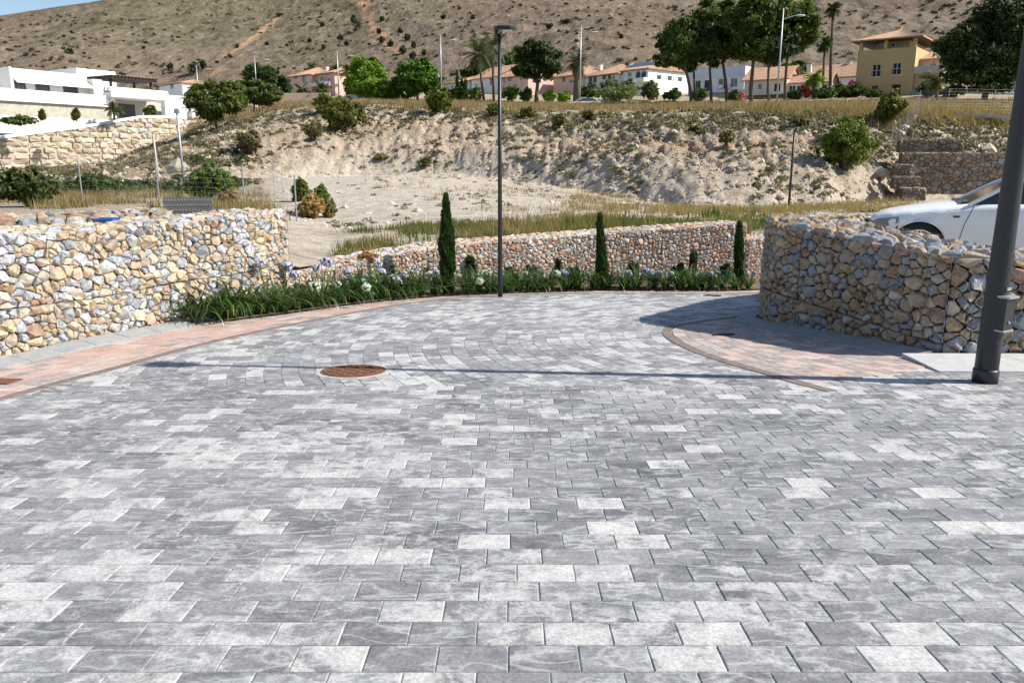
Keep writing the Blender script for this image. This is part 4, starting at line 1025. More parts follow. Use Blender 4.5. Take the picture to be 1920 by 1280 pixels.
# ---------------------------------------------------------------- buildings, each laid on the vertical plane of its facade
class Fr:
    def __init__(s, name, label, x0, y0, Y0, vpx, zb=None):
        o = P(x0, y0, Y0); s.O = o[:2]; k = (vpx - CX) * CP / F; d = np.array([k, 1.0]); d /= np.linalg.norm(d)
        s.d = d if vpx > x0 else -d
        n = np.array([s.d[1], -s.d[0]]); s.n = n if n @ s.O < 0 else -n      # towards the camera
        zb = hz(*s.O) if zb is None else zb
        s.t = thing(name, label, 'house', (*s.O, zb)); s.zb = zb
    def uv(s, x, y):
        r = ray(x, y); t = (s.O @ s.n) / (r[:2] @ s.n); p = r[:2] * t; return float((p - s.O) @ s.d), float(ZC + r[2] * t)
    def pt(s, u, dep, z): q = s.O + s.d * u - s.n * dep; return (q[0], q[1], z)
    def D3(s): return np.array([*s.d, 0]), np.array([*(-s.n), 0])
    def box(s, name, mat, u0, u1, d0, d1, z0, z1, parent=None):
        return MB().add([s.pt(u, d, z) for z in (z0, z1) for d in (d0, d1) for u in (u0, u1)], [(0, 2, 3, 1), (4, 5, 7, 6), (0, 1, 5, 4), (2, 6, 7, 3), (0, 4, 6, 2), (1, 3, 7, 5)]).build(name, mat, parent or s.t)
    def walls(s, mat, u0, u1, z0, z1, depth, holes=(), d0=0.0, reveal=0.25, name='wall', skirt=3.0):
        """front with real openings, plain sides, back and top"""
        z0b = z0; us = sorted({u0, u1, *[h[0] for h in holes], *[h[1] for h in holes]}); zs = sorted({z0b, z1, *[h[2] for h in holes], *[h[3] for h in holes]})
        us = [u for u in us if u0 <= u <= u1]; zs = [z for z in zs if z0b <= z <= z1]; m = MB()
        for i in range(len(us) - 1):
            for j in range(len(zs) - 1):
                a, b, c, e = us[i], us[i + 1], zs[j], zs[j + 1]
                if any(h[0] <= (a + b) / 2 <= h[1] and h[2] <= (c + e) / 2 <= h[3] for h in holes): continue
                m.add([s.pt(a, d0, c), s.pt(b, d0, c), s.pt(b, d0, e), s.pt(a, d0, e)], [(0, 1, 2, 3)])
        for (a, b, c, e) in [h[:4] for h in holes]:
            q = [(a, c), (b, c), (b, e), (a, e)]
            for k in range(4):
                (ua, za), (ub, zb_) = q[k], q[(k + 1) % 4]; m.add([s.pt(ua, d0, za), s.pt(ua, d0 + reveal, za), s.pt(ub, d0 + reveal, zb_), s.pt(ub, d0, zb_)], [(0, 1, 2, 3)])
        d1 = d0 + depth; c = [(u0, d0), (u1, d0), (u1, d1), (u0, d1)]
        for k in (1, 2, 3):
            (ua, da), (ub, db) = c[k], c[(k + 1) % 4]; m.add([s.pt(ua, da, z0b), s.pt(ub, db, z0b), s.pt(ub, db, z1), s.pt(ua, da, z1)], [(0, 1, 2, 3)])
        m.add([s.pt(*q, z1) for q in c], [(0, 1, 2, 3)])
        for k in range(4):
            (ua, da), (ub, db) = c[k], c[(k + 1) % 4]; m.add([s.pt(ua, da, z0b - skirt), s.pt(ub, db, z0b - skirt), s.pt(ub, db, z0b), s.pt(ua, da, z0b)], [(0, 1, 2, 3)])
        return m.build(name, mat, s.t)
    def window(s, h, d0=0.0, fm='frame', bars=1, cross=False, sill=True, reveal=0.2, name='window', rail=False):
        a, b, c, e = h[:4]; t = min(0.07, (b - a) * 0.12); m = MB(); dd = d0 + reveal - 0.06
        def bar(u0, u1, z0, z1): m.add([s.pt(u, d, z) for z in (z0, z1) for d in (dd, dd + 0.05) for u in (u0, u1)], [(0, 2, 3, 1), (4, 5, 7, 6), (0, 1, 5, 4), (2, 6, 7, 3), (0, 4, 6, 2), (1, 3, 7, 5)])
        bar(a, a + t, c, e); bar(b - t, b, c, e); bar(a + t, b - t, c, c + t); bar(a + t, b - t, e - t, e)
        for k in range(bars): u = a + (b - a) * (k + 1) / (bars + 1); bar(u - t / 2, u + t / 2, c + t, e - t)
        if cross: bar(a + t, b - t, (c + e) / 2 - t / 3, (c + e) / 2 + t / 3)
        w = m.build(name, M[fm], s.t)
        s.box('pane', M['glass'], a, b, dd + 0.02, dd + 0.03, c, e, w)
        if sill: s.box('sill', M['frame'], a - 0.1, b + 0.1, d0 - 0.08, d0 + 0.1, c - 0.08, c - 0.002, w)
        if rail:
            m = MB(); zt = c + 0.4 * (e - c)
            for u in np.linspace(a, b, max(4, int((b - a) / 0.16))): m.tube([s.pt(u, d0 - 0.05, c), s.pt(u, d0 - 0.05, zt)], 0.018, 4, False)
            m.tube([s.pt(a - 0.05, d0 - 0.05, zt), s.pt(b + 0.05, d0 - 0.05, zt)], 0.025, 4); m.build('railing', M['iron'], w)
        return w
    def hole(s, x0, y0, x1, y1):
        (a, e), (b, c) = s.uv(x0, y0), s.uv(x1, y1); return (min(a, b), max(a, b), min(c, e), max(c, e))
    def slope(s, m, ea, eb, ra, rb, wave=0.28, amp=0.06):
        ea, eb, ra, rb = [np.array(q, float) for q in (ea, eb, ra, rb)]; n = max(2, int(np.linalg.norm(eb - ea) / wave)) * 2; V = []
        for k in range(n + 1):
            f = k / n; up = np.array([0, 0, amp if k % 2 else 0]); e = ea + (eb - ea) * f; r = ra + (rb - ra) * f
            V += [e + up, r + up * (1 if np.linalg.norm(rb - ra) > 0.5 else 0), e + np.array([0, 0, -0.14])]
        Fc = []
        for k in range(n): a = 3 * k; Fc += [(a, a + 3, a + 4, a + 1), (a + 2, a + 5, a + 3, a)]
        m.add(V, Fc)
    def hip(s, u0, u1, d0, d1, z, h, over=0.45, mat='tile', gable=False):
        a, b, c, e = u0 - over, u1 + over, d0 - over, d1 + over; m = MB(); ins = 0 if gable else min((b - a), (e - c)) / 2 * 0.95
        md = (c + e) / 2; R0, R1 = s.pt(a + ins, md, z + h), s.pt(b - ins, md, z + h); A, B, C_, D_ = s.pt(a, c, z), s.pt(b, c, z), s.pt(b, e, z), s.pt(a, e, z)
        s.slope(m, A, B, R0, R1); s.slope(m, C_, D_, R1, R0)
        if gable:
            m.add([s.pt(u0, d0, z), s.pt(u0, d1, z), s.pt(u0, md, z + h - .1)], [(0, 1, 2)]); m.add([s.pt(u1, d0, z), s.pt(u1, d1, z), s.pt(u1, md, z + h - .1)], [(0, 1, 2)])
        else: s.slope(m, B, C_, R1, R1); s.slope(m, D_, A, R0, R0)
        r = m.build('roof', M[mat], s.t)
        if not gable: s.box('eaves', M['wood'], a + 0.08, b - 0.08, c + 0.08, e - 0.08, z - 0.16, z - 0.05, r)
        return r
    def chimney(s, u, d, z, h=1.0, w=0.27, mat='white'):
        r = s.box('chimney', M[mat], u - w, u + w, d - w, d + w, z, z + h); s.box('chimney_cap', M['tile'], u - w - .1, u + w + .1, d - w - .1, d + w + .1, z + h + .001, z + h + .12, r); return r
    def arch(s, x0, y0, x1, y1, d0=0.0, depth=0.3, rail=True):
        """arch drawn as a flat dark sheet for the shade inside, with a rim"""
        a, b, c, e = s.hole(x0, y0, x1, y1); r = (b - a) / 2; zc = e - r; cu = (a + b) / 2; n = 10
        pts = [(a, c), (b, c)] + [(cu + r * math.cos(math.pi * k / n), zc + r * math.sin(math.pi * k / n)) for k in range(n + 1)]
        m = MB().add([s.pt(u, d0 - 0.012, z) for u, z in pts], [tuple(range(len(pts)))]); o = m.build('arch_dark_sheet', M['glass'], s.t)
        m = MB(); m.tube([s.pt(u, d0 - 0.02, z) for u, z in pts[1:] + pts[:1]], 0.06, 5); m.build('arch_rim', M['frame'], o)
        if rail:
            m = MB(); zt = c + 0.9
            for u in np.linspace(a, b, 8): m.tube([s.pt(u, d0 - 0.06, c), s.pt(u, d0 - 0.06, zt)], 0.02, 4, False)
            m.tube([s.pt(a, d0 - 0.06, zt), s.pt(b, d0 - 0.06, zt)], 0.03, 4); m.build('railing', M['iron'], o)

# --- modern white villa with its dry-stone retaining wall
v = Fr('modern_villa', 'modern white villa with a timber pergola above a block stone retaining wall', 25, 190, 93, 1816, None)
uA, uB = v.uv(28, 150)[0], v.uv(178, 150)[0]; uC = v.uv(306, 175)[0]; uL = v.uv(-60, 150)[0]
zr = v.uv(25, 125)[1]; zf = v.uv(100, 172)[1]; zp = v.uv(25, 167)[1]; zpb = v.uv(25, 190)[1]; zb0 = v.uv(25, 208)[1]
hs = [v.hole(40, 143, 66, 168), v.hole(79, 146, 110, 169.5), v.hole(131, 149, 163, 172)]
hs = [(h[0], h[1], zp + 0.02, min(h[3], zr - 1.0)) for h in hs]
v.walls(M['white'], uA, uB, zp - 0.3, zr, 9, hs, 1.6, 0.3)
for h in hs: v.window(h, 1.6, 'dframe', 2, False, False, 0.28)
v.box('wall', M['offwhite'], uL - 8, uA - 0.02, 3.5, 9, zpb - 2, zr - 0.2)
v.box('fin_wall', M['white'], uA - 0.3, uA - 0.01, 0.35, 1.59, zp - 0.2, zr - 0.01)
v.box('fin_wall', M['offwhite'], uB + 0.01, uB + 1.3, 0.5, 8, zp - 0.3, zr - 0.5)
zc_ = zr - 1.25      # sloping sun canopy above the windows
v.t['_'] = 0; del v.t['_']
MB().add([v.pt(uA + .4, 0.35, zc_ - .25), v.pt(uB - .1, 0.35, zc_ - .25), v.pt(uB - .1, 1.58, zc_ + .55), v.pt(uA + .4, 1.58, zc_ + .55), v.pt(uA + .4, 0.35, zc_ - .4), v.pt(uB - .1, 0.35, zc_ - .4), v.pt(uB - .1, 1.58, zc_ + .4), v.pt(uA + .4, 1.58, zc_ + .4)], [(0, 1, 2, 3), (7, 6, 5, 4), (0, 4, 5, 1), (1, 5, 6, 2), (3, 7, 4, 0), (2, 6, 7, 3)]).build('canopy', M['white'], v.t)
v.box('terrace_parapet', M['white'], uL - 10, uB + 1.4, -0.3, 0.0, zpb, zp); v.box('terrace_slab', M['white'], uL - 10, uB + 1.4, 0.0, 9, zpb, zpb + .6)
v.box('stone_plinth', M['stonecl'], uL - 10, uB + 1.4, 0.05, 6, zb0 - 2.5, zpb - 0.002)
v.box('garden_wall', M['white'], uL - 10, uB + 3.4, -4.2, -3.9, zb0 - 2.6, zb0 - 0.75)
zt2 = v.uv(192, 162.5)[1]; zt2b = v.uv(192, 181)[1]; zg = v.uv(230, 218)[1]
v.box('balcony_parapet', M['white'], uB + 1.3, uC, -1.0, -0.75, zt2b, zt2); v.box('balcony_slab', M['white'], uB + 1.3, uC, -0.749, 8, zt2b, zt2b + .5)
v.box('balcony_parapet', M['white'], uC - .25, uC - .002, -0.748, 8, zt2b + .502, zt2)
v.box('upper_wall', M['white'], uB + 1.302, v.uv(268, 150)[0], 5.5, 12, zt2b + .5, v.uv(182, 131)[1] + 0.6)
v.box('garage_wall', M['concrete'], uB + 1.4, uC + 2.2, 3.5, 8, zg - 3, zt2b - .002); v.box('garage_door', M['dframe'], v.uv(225, 200)[0] + 2.2, v.uv(256, 200)[0] + 2.2, 3.38, 3.49, zg - .6, zt2b - .5)  # dark door panel, also standing in for the shade of the garage interior
v.box('column', M['white'], v.uv(215, 195)[0], v.uv(224, 195)[0], 0.8, 1.3, zg - 3, zt2b - .002); v.box('column', M['white'], uC - .6, uC - .1, -0.9, -0.4, zg - 3, zt2b - .002)
v.box('yard_slab', M['concrete'], uB + 1.4, uC + 8, -4, 3.4, zg - 3, zg - .35)
v.box('side_wall', M['white'], uC + 0.5, uC + 4.6, 1.0, 1.3, zg - 3, zt2b + .9); v.box('side_wall', M['white'], uC + 4.6, uC + 8.4, 0.2, 0.5, zg - 3, zt2b - .6); v.box('gate_pier', M['white'], uC + 7.2, uC + 9.3, -4.6, -3.2, zg - 4.5, zg + 2.6)
pgo = MB(); ua, ub = v.uv(202, 150)[0], v.uv(292, 160)[0]; zz = v.uv(225, 149)[1]
for u in (ua + .5, ub - .6):
    for d in (0.2, 3.6): v.box('pergola_post', M['wood'], u - .12, u + .12, d - .12, d + .12, zt2b + .5, zz)
v.box('pergola_roof', M['wood'], ua, ub, -0.4, 4.2, zz + .002, zz + .22)
for k, u in enumerate(np.linspace(ua + .2, ub - .3, 14)): v.box('pergola_rafter', M['wood'], u, u + .14, -0.7, 4.5, zz + .222, zz + .4)

# dry-stone wall of big squared blocks
sw = thing('stone_retaining_wall', 'cream retaining wall of big rough squared blocks below the villa garden', 'stone wall', v.pt(0, -6, zb0 - 4))
f2 = Fr.__new__(Fr); f2.O = np.array(v.pt(0, -6.0, 0)[:2]); f2.d, f2.n = v.d, v.n
topx = [(-80, 268), (0, 258), (85, 247), (170, 236), (232, 225), (265, 219.5), (300, 219), (347, 221)]; tu = [f2.uv(*q) for q in topx]
tU = [q[0] for q in tu]; tZ = [q[1] for q in tu]; ztopw = lambda u: np.interp(u, tU, tZ)
pal_s = [((0.50, 0.42, 0.31), 4), ((0.54, 0.47, 0.37), 4), ((0.44, 0.36, 0.26), 2), ((0.5, 0.47, 0.42), 1)]
lst = []; zlow = f2.uv(0, 318)[1]; z = zlow; 
while z < max(tZ):
    hh = U(0.5, 0.66); u = tU[0] + U(0, 0.8)
    while u < tU[-1]:
        w = U(0.7, 1.7); um = u + w / 2; zt = float(ztopw(um)); zt_ = min(z + hh, zt - 0.12)
        if zt_ - z > 0.18: lst.append((u, min(u + w, tU[-1]), z, zt_))
        u += w
    z += hh
mpw = lambda q: (np.array([f2.pt(a, 0, b) for a, b in q]), np.tile(np.array([*f2.n, 0.0]), (len(q), 1)))
bagw = Bag(); lst.sort(key=lambda e: e[0] < -8)
for i, (a, b, c, e) in enumerate(lst):
    L, Fc = stone([(a, c), (b, c), (b, e), (a, e)], 0.16, 0.035, True); pos, nr = mpw(L[:, :2]); Wv = pos + nr * L[:, 2:3]; cc = pick(pal_s)
    if i < 300: wobj('stone', Wv, Fc, M['stone_far'], sw, np.tile(np.array(cc), (len(Wv), 1)))
    else: bagw.add(Wv, Fc, cc)
if bagw.V: tag(bagw.build('stone_fill', M['stone_far'], sw), kind='stuff')
m = MB(); nU = 40; us = np.linspace(tU[0], tU[-1], nU); V = []
for u in us:
    zt = float(ztopw(u)); V += [f2.pt(u, 0.1, zlow - 3), f2.pt(u, 0.1, zt - .16), f2.pt(u, 4.5, zt - .3), f2.pt(u, 4.5, zlow - 3)]
m.add(V, [(4 * i + j, 4 * i + j + 1, 4 * i + 5 + j, 4 * i + 4 + j) for i in range(nU - 1) for j in range(3)]); m.build('rubble_core', M['stonecl'], sw)
m = MB(); V = []
for u in us:
    zt = float(ztopw(u)) - .13; V += [f2.pt(u, -.06, zt), f2.pt(u, -.06, zt + .3), f2.pt(u, .45, zt + .3), f2.pt(u, .45, zt)]
m.add(V, [(4 * i + j, 4 * i + (j + 1) % 4, 4 * i + 4 + (j + 1) % 4, 4 * i + 4 + j) for i in range(nU - 1) for j in range(4)]); m.build('white_coping', M['white'], sw)

# --- ochre house
y_ = Fr('yellow_house', 'three storey ochre house with a loggia under its tiled hip roof', 1712, 150, 101, -930, None)
ul, ur = y_.uv(1606, 130)[0], 0.0; zt = y_.uv(1712, 88)[1]; zb = y_.uv(1660, 190)[1] - 1
hw = [y_.hole(1636, 121, 1650, 144), y_.hole(1674.5, 118, 1688, 140)]; hl = [y_.hole(1634, 161, 1645, 173), y_.hole(1672.5, 158.5, 1686, 188)]
y_.walls(M['yellow'], ul, ur, zb, zt, 10, hw + hl, 0.0)
for h in hw: y_.window(h, 0, 'frame', 1, True, True, 0.2, rail=True)
y_.window(hl[0], 0, 'dframe', 1); y_.window(hl[1], 0, 'dframe', 0, name='door', sill=False)
zs = y_.uv(1712, 155.5)[1]; y_.box('string_course', M['yellow'], ul - .08, ur + .08, -.08, -.002, zs - .1, zs + .08)
zroof = y_.uv(1712, 69)[1]; hu_ = [y_.hole(1636, 80, 1646, 92), y_.hole(1665, 78, 1679, 91), y_.hole(1682, 77, 1695, 91)]
hu_ = [(h[0], h[1], zt + .35, zroof - .35) for h in hu_]
y_.walls(M['yellow'], ul + 2.0, ur - 1.2, zt + .01, zroof, 8, hu_, 1.6, 0.2, 'loggia_wall', 0)
for h in hu_: y_.window(h, 1.6, 'frame', 1, False, False)
for u in (ul + .25, (ul + ur) / 2 - .2, ur - .3): y_.box('column', M['yellow'], u - .2, u + .2, .12, .5, zt + .01, zroof - .15)
y_.hip(ul, ur, 0, 10, zroof, 1.6, 0.75); y_.chimney(ul + 3, 6, zroof + .6, 1.4, .3, 'yellow')
a0, a1 = y_.uv(1716, 130)[0], y_.uv(1766, 130)[0]
zq = y_.uv(1716, 108)[1]; zw0 = y_.uv(1716, 124)[1]; zq1 = y_.uv(1716, 139)[1]
y_.walls(M['pink'], ur + .01, a1, zw0, zq, 6, [y_.hole(1735, 115.5, 1746, 123.5)], 2.5, 0.2, 'annex_wall', 0); y_.window(y_.hole(1735, 115.5, 1746, 123.5), 2.5, 'frame', 1)
m = MB(); y_.slope(m, y_.pt(ur + .02, 2.0, zq - .05), y_.pt(a1 + .3, 2.0, zq - .05), y_.pt(ur + .02, 8.2, zq + 1.5), y_.pt(a1 + .3, 8.2, zq + 1.5)); m.build('annex_roof', M['tile'], y_.t)
y_.box('balcony_parapet', M['concrete'], ur + .02, a1 + .2, -.1, .15, zq1, zw0 - .1); y_.box('balcony_floor', M['concrete'], ur + .02, a1 + .2, .151, 2.49, zq1, zq1 + .3)
y_.box('annex_base', M['yellow'], ur + .02, a1, .3, 8, zb, zq1 - .002); y_.arch(1713, 152, 1762, 182, .3, rail=False)

# --- white house half hidden by the big pine on the right
w_ = Fr('white_house', 'white house glimpsed below the big dark pine by the wire fence', 1862, 180, 104, -1200)
z1 = w_.uv(1880, 152)[1]; z0 = w_.uv(1880, 192)[1] - 1; e1 = w_.uv(1935, 170)[0]; hh = [w_.hole(1868, 158, 1880, 168), w_.hole(1885, 176, 1896, 189)]
w_.walls(M['white'], -3, e1, z0, z1, 8, hh); [w_.window(h, 0, 'dframe', 1) for h in hh]; w_.hip(-3, e1, 0, 8, z1, 1.4); w_.box('balcony', M['white'], -1, e1, -1.2, -.02, w_.uv(1880, 174)[1] - .9, w_.uv(1880, 174)[1])

# --- white gabled house left of the ochre one
g_ = Fr('gabled_house', 'white gabled house with a sunlit end wall beside the ochre house', 1556, 160, 118, -700)
z1 = g_.uv(1560, 146)[1]; z0 = g_.uv(1560, 185)[1]; e1 = g_.uv(1606, 150)[0]; hh = [g_.hole(1568, 152, 1576, 162)]
g_.walls(M['white'], -4, e1, z0, z1, 8, hh); g_.window(hh[0]); g_.hip(-4, e1, 0, 8, z1, 2.2, .3, 'tile', True); g_.chimney(1, 4, z1 + 1.4)

# --- low cream house with tiled roof behind the pines
c_ = Fr('low_house', 'low cream house with a tiled roof and glazed porch behind the pines', 1395, 170, 106, -1500)
z1 = c_.uv(1395, 152)[1]; z0 = c_.uv(1395, 192)[1] - 1; e1 = c_.uv(1474, 165)[0]; e2 = c_.uv(1552, 165)[0]
hh = [c_.hole(1403, 158, 1410, 168), c_.hole(1421, 157, 1428, 168), c_.hole(1451, 156, 1463, 172)]
c_.walls(M['offwhite'], 0, e1, z0, z1, 8, hh); [c_.window(h) for h in hh]; c_.hip(0, e1, 0, 8, z1, 1.9, .4, 'tile', True); c_.chimney(7, 4, z1 + 1.0)
c_.box('awning', M['offwhite'], .5, 7.5, -2.0, -.02, c_.uv(1415, 181)[1], c_.uv(1415, 179)[1])
h2 = [c_.hole(1477, 160, 1489, 174), c_.hole(1492, 160, 1504, 174), c_.hole(1507, 160, 1528, 174)]; z2 = c_.uv(1480, 156)[1]
c_.walls(M['white'], e1 + .01, e2, z0, z2, 6, h2, .6, .3, 'porch_wall'); [c_.window(h, .6, 'frame', 1) for h in h2]; c_.hip(e1 + .3, e2, .6, 6.6, z2, 1.3, .25, 'tile', True)

# --- blue-white box house
b_ = Fr('flat_roofed_house', 'flat roofed white house with air conditioners behind the pine trunks', 1395, 160, 112, -1000)
z1 = b_.uv(1395, 125)[1]; z0 = b_.uv(1395, 190)[1] - 1; e0 = b_.uv(1291, 150)[0]
hh = [b_.hole(1304, 152, 1313, 171), b_.hole(1321, 151, 1332, 171), b_.hole(1347, 148, 1363, 166), b_.hole(1370, 147, 1382, 163)]
b_.walls(M['white'], e0, 0, z0, z1, 9, hh); [b_.window(h, 0, 'dframe' if i < 2 else 'frame', 1) for i, h in enumerate(hh)]
b_.box('parapet_band', M['blueish'], e0 - .1, .1, -.1, 9.1, z1 - 1.2, z1 + .1); b_.box('balcony_slab', M['white'], b_.uv(1330, 172)[0], b_.uv(1388, 172)[0], -1.1, -.02, b_.uv(1360, 174)[1], b_.uv(1360, 171.5)[1])
for x in (1354, 1366): h = b_.hole(x - 4, 160, x + 3, 166); b_.box('air_conditioner', M['white'], h[0], h[1], -.5, -.03, h[2], h[3])

# --- terraced houses
def terrace(name, label, x0, x1, ytop, ybase, Y, vpx, wm, wins, arches, rh, depth=9, gable=False, ch=None):
    f = Fr(name, label, x1, (ytop + ybase) / 2, Y, vpx); z1 = f.uv(x1, ytop)[1]; z0 = f.uv(x1, ybase)[1] - 2; e0 = f.uv(x0, ytop)[0]
    hh = [f.hole(*w) for w in wins]; f.walls(M[wm], e0, 0, z0, z1, depth, hh); [f.window(h, 0, 'frame', 1, False, True) for h in hh]
    for a in arches: f.arch(*a)
    f.hip(e0, 0, 0, depth, z1, rh, .35, 'tile', gable)
    if ch: f.chimney(e0 * ch, depth * .6, z1 + rh * .5, 1.0)
    return f
f = terrace('end_terrace_house', 'white end terrace house with arched balcony and solar panels on its roof', 1160, 1215, 128, 186, 128, -250, 'white', [(1157, 137, 1161, 147), (1177, 136, 1184, 144)], [(1193, 133, 1201, 148), (1203, 132.5, 1212, 148)], 1.9, 10, ch=.45)
for k in range(5):
    u = f.uv(1163, 130)[0] + k * .0 - 0; 
    uu = f.uv(1162, 130)[0] + k * 1.15; zz = f.uv(1215, 128)[1]
    MB().add([f.pt(uu, 1.2, zz + .62), f.pt(uu + 1.05, 1.2, zz + .62), f.pt(uu + 1.05, 3.4, zz + 1.45), f.pt(uu, 3.4, zz + 1.45), f.pt(uu, 1.2, zz + .56), f.pt(uu + 1.05, 1.2, zz + .56), f.pt(uu + 1.05, 3.4, zz + 1.39), f.pt(uu, 3.4, zz + 1.39)], [(0, 1, 2, 3), (7, 6, 5, 4), (0, 4, 5, 1), (1, 5, 6, 2), (2, 6, 7, 3), (3, 7, 4, 0)]).build('solar_panel', M['glass'], f.t)
f.box('balcony', M['white'], f.uv(1190, 150)[0], .3, -1.3, -.03, f.uv(1200, 155)[1], f.uv(1200, 148)[1])
for k, d in enumerate((2.5, 5, 7.5)):
    m = MB(); m.add([f.pt(.02, d - .5, z1_) for z1_ in (f.uv(1215, 147)[1], f.uv(1215, 139)[1])] + [f.pt(.02, d + .5, z1_) for z1_ in (f.uv(1215, 139)[1], f.uv(1215, 147)[1])], [(0, 1, 2, 3)]); m.build('side_window', M['glass'], f.t)
terrace('terraced_house', 'cream terraced house with two pairs of arched windows in the row', 1096, 1159, 137, 186, 132, -250, 'offwhite', [(1144, 150, 1152, 158)], [(1104, 144, 1111, 155), (1113, 143.5, 1119, 155), (1130, 140, 1137, 149), (1140, 139.5, 1146, 149)], 2.0, ch=.3)
terrace('terraced_house', 'peach terraced house with an awning between the pine and the palm', 1038, 1094, 139, 186, 138, -250, 'peach', [(1054, 144, 1060, 155), (1068, 150, 1076, 156)], [], 2.0, ch=.2)
terrace('terraced_house', 'pink terraced house with a corner loggia left of the round pine', 938, 990, 140, 186, 142, -250, 'pink', [(944, 147, 947, 156), (952, 143, 960, 153)], [], 2.0, ch=.5)
terrace('terraced_house', 'white terraced house with a steep gable between the tall palms', 884, 936, 143, 188, 150, -250, 'white', [(918, 146, 925, 160), (900, 148, 905, 158)], [], 2.4, gable=True, ch=.4)
terrace('terraced_house', 'shaded grey-white terraced house at the left end of the row', 832, 882, 151, 188, 158, -250, 'offwhite', [(846, 160, 850, 166), (862, 158, 868, 166)], [], 1.4)
# --- houses further left
k_ = terrace('pink_villa', 'large pale pink villa with tiled hip roofs and white balcony', 530, 584, 139, 186, 150, -600, 'pink', [(552, 141, 558, 149), (566, 141, 574, 156)], [], 1.8, ch=.3)
k2 = k_.uv(586, 140); k_.walls(M['pink'], .01, k_.uv(618, 140)[0], k_.uv(600, 180)[1], k_.uv(600, 137)[1], 7, [k_.hole(592, 143, 600, 150), k_.hole(606, 146, 612, 150)], 1.0, .2, 'wing_wall'); k_.window(k_.hole(592, 143, 600, 150), 1.0); k_.window(k_.hole(606, 146, 612, 150), 1.0); k_.hip(.3, k_.uv(618, 140)[0], 1.0, 8, k_.uv(600, 137)[1], 1.3)
k_.box('balcony', M['offwhite'], .2, k_.uv(615, 160)[0], -.6, .98, k_.uv(600, 162)[1], k_.uv(600, 155)[1])
terrace('blue_house', 'small pale blue house with big windows between the bright green trees', 709, 745, 150, 176, 170, -600, 'blueish', [(712, 151, 719, 160), (722, 151, 727, 160), (732, 152, 738, 160)], [], 1.0)
terrace('orange_house', 'low terracotta coloured house above the round green bushes', 399, 432, 153, 172, 175, -600, 'orange', [(405, 157, 409, 161)], [], 1.0); terrace('orange_house', 'small orange gabled house against the dark tree', 440, 462, 150, 172, 182, -600, 'peach', [(446, 155, 450, 160)], [], .9, gable=True)
terrace('white_cottage', 'white cottage with a tiled roof just right of the pergola', 298, 342, 154, 176, 160, -600, 'white', [(319, 157, 326, 166)], [], 1.0); terrace('white_shed', 'low white outbuilding beside the lamp above the bushes', 356, 378, 161, 172, 150, -600, 'white', [(362, 163, 366, 167)], [], .4)
# orange earth wall below the pink villa
yw = MB(); a = P(508, 190, 118); b = P(620, 189, 118); yw.obox(((a + b) / 2) + np.array([0, 0, -.3]), (b - a) / 2, (0, .2, 0), (0, 0, 1.4)); tag(yw.build('boundary_wall', M['peach']), 'plain orange rendered boundary wall below the pink villa', 'wall')

# ---------------------------------------------------------------- street lamps of the upper road, globe lamps, posts and fences
def street_lamp(label, xb, yb, xt, yt, Y, arm, double=False):
    b = P(xb, yb, Y); t_ = P(xt, yt, Y); h = t_[2] - b[2]; b = np.array([b[0], b[1], min(b[2], hz(b[0], b[1])) - .2]); t = thing('street_lamp', label, 'street lamp', b, 'tall street lamps along the upper road'); top = np.array([b[0], b[1], t_[2]])
    MB().tube([b, (b + top) / 2, top], [.11, .085, .06], 8).build('pole', M['steel'], t, True); s = 1 if arm > 0 else -1
    for sg in ((1, -1) if double else (s,)):
        e = top + np.array([sg * abs(arm), 0, -.25 - .6]); st = top + np.array([0, 0, -1.0])
        MB().tube([st, st + np.array([sg * abs(arm) * .4, 0, .18]), e + np.array([0, 0, .25])], .04, 6).build('arm', M['steel'], t)
        MB().sphere(e + np.array([sg * .35, 0, .22]), (.5, .16, .1), 10, 6).build('lamp_head', M['lampface'], t, True)
street_lamp('tall street lamp in front of the pine group', 1456, 197, 1473, 16, 80, 1.3); street_lamp('street lamp beside the palm at the peach terraced house', 1087, 190, 1092, 50, 100, 1.2)
street_lamp('street lamp right of the second bright green tree', 828, 188, 828, 66, 108, 1.3); street_lamp('street lamp left of the first bright green tree', 636, 188, 632, 96, 118, 1.5)
street_lamp('street lamp rising from the dark tree clump left of the pink villa', 482, 180, 480, 104, 120, 1.3); street_lamp('small street lamp above the white outbuilding', 372, 172, 370, 122, 135, 1.5)
def globe(label, x, y, Y):
    p = P(x, y, Y); b = np.array([p[0], p[1], hz(p[0], p[1]) - .2]); t = thing('globe_lamp', label, 'garden lamp', b, 'cream globe lamps in the gardens')
    MB().tube([b, p], .06, 8).build('pole', M['iron'], t); MB().sphere(p, .34, 14, 10).build('globe', M['globe'], t, True)
globe('cream globe lamp on a dark pole beside the palm trunk', 1079, 137, 112); globe('cream globe lamp on a dark pole behind the second bright green tree', 820, 144, 120)
def post(label, xb, yb, xt, yt, Y, r=.06, mat='concrete', cat='pole', yoke=False):
    b = P(xb, yb, Y); h = hz(b[0], b[1]); t_ = P(xt, yt, Y); t = thing('utility_pole', label, cat, (b[0], b[1], h - .3)); MB().tube([(b[0], b[1], h - .3), (t_[0], t_[1], t_[2])], [r, r * .8], 8).build('pole', M[mat], t, True)
    if yoke:
        MB().obox((t_[0], t_[1], t_[2] - .12), (.14, 0, 0), (0, .1, 0), (0, 0, .12)).build('junction_box', M['steel'], t)
    MB().tube([(t_[0], t_[1], t_[2] + .001), (t_[0], t_[1], t_[2] + .06)], r * 1.1, 8).build('cap', M['steel'], t)
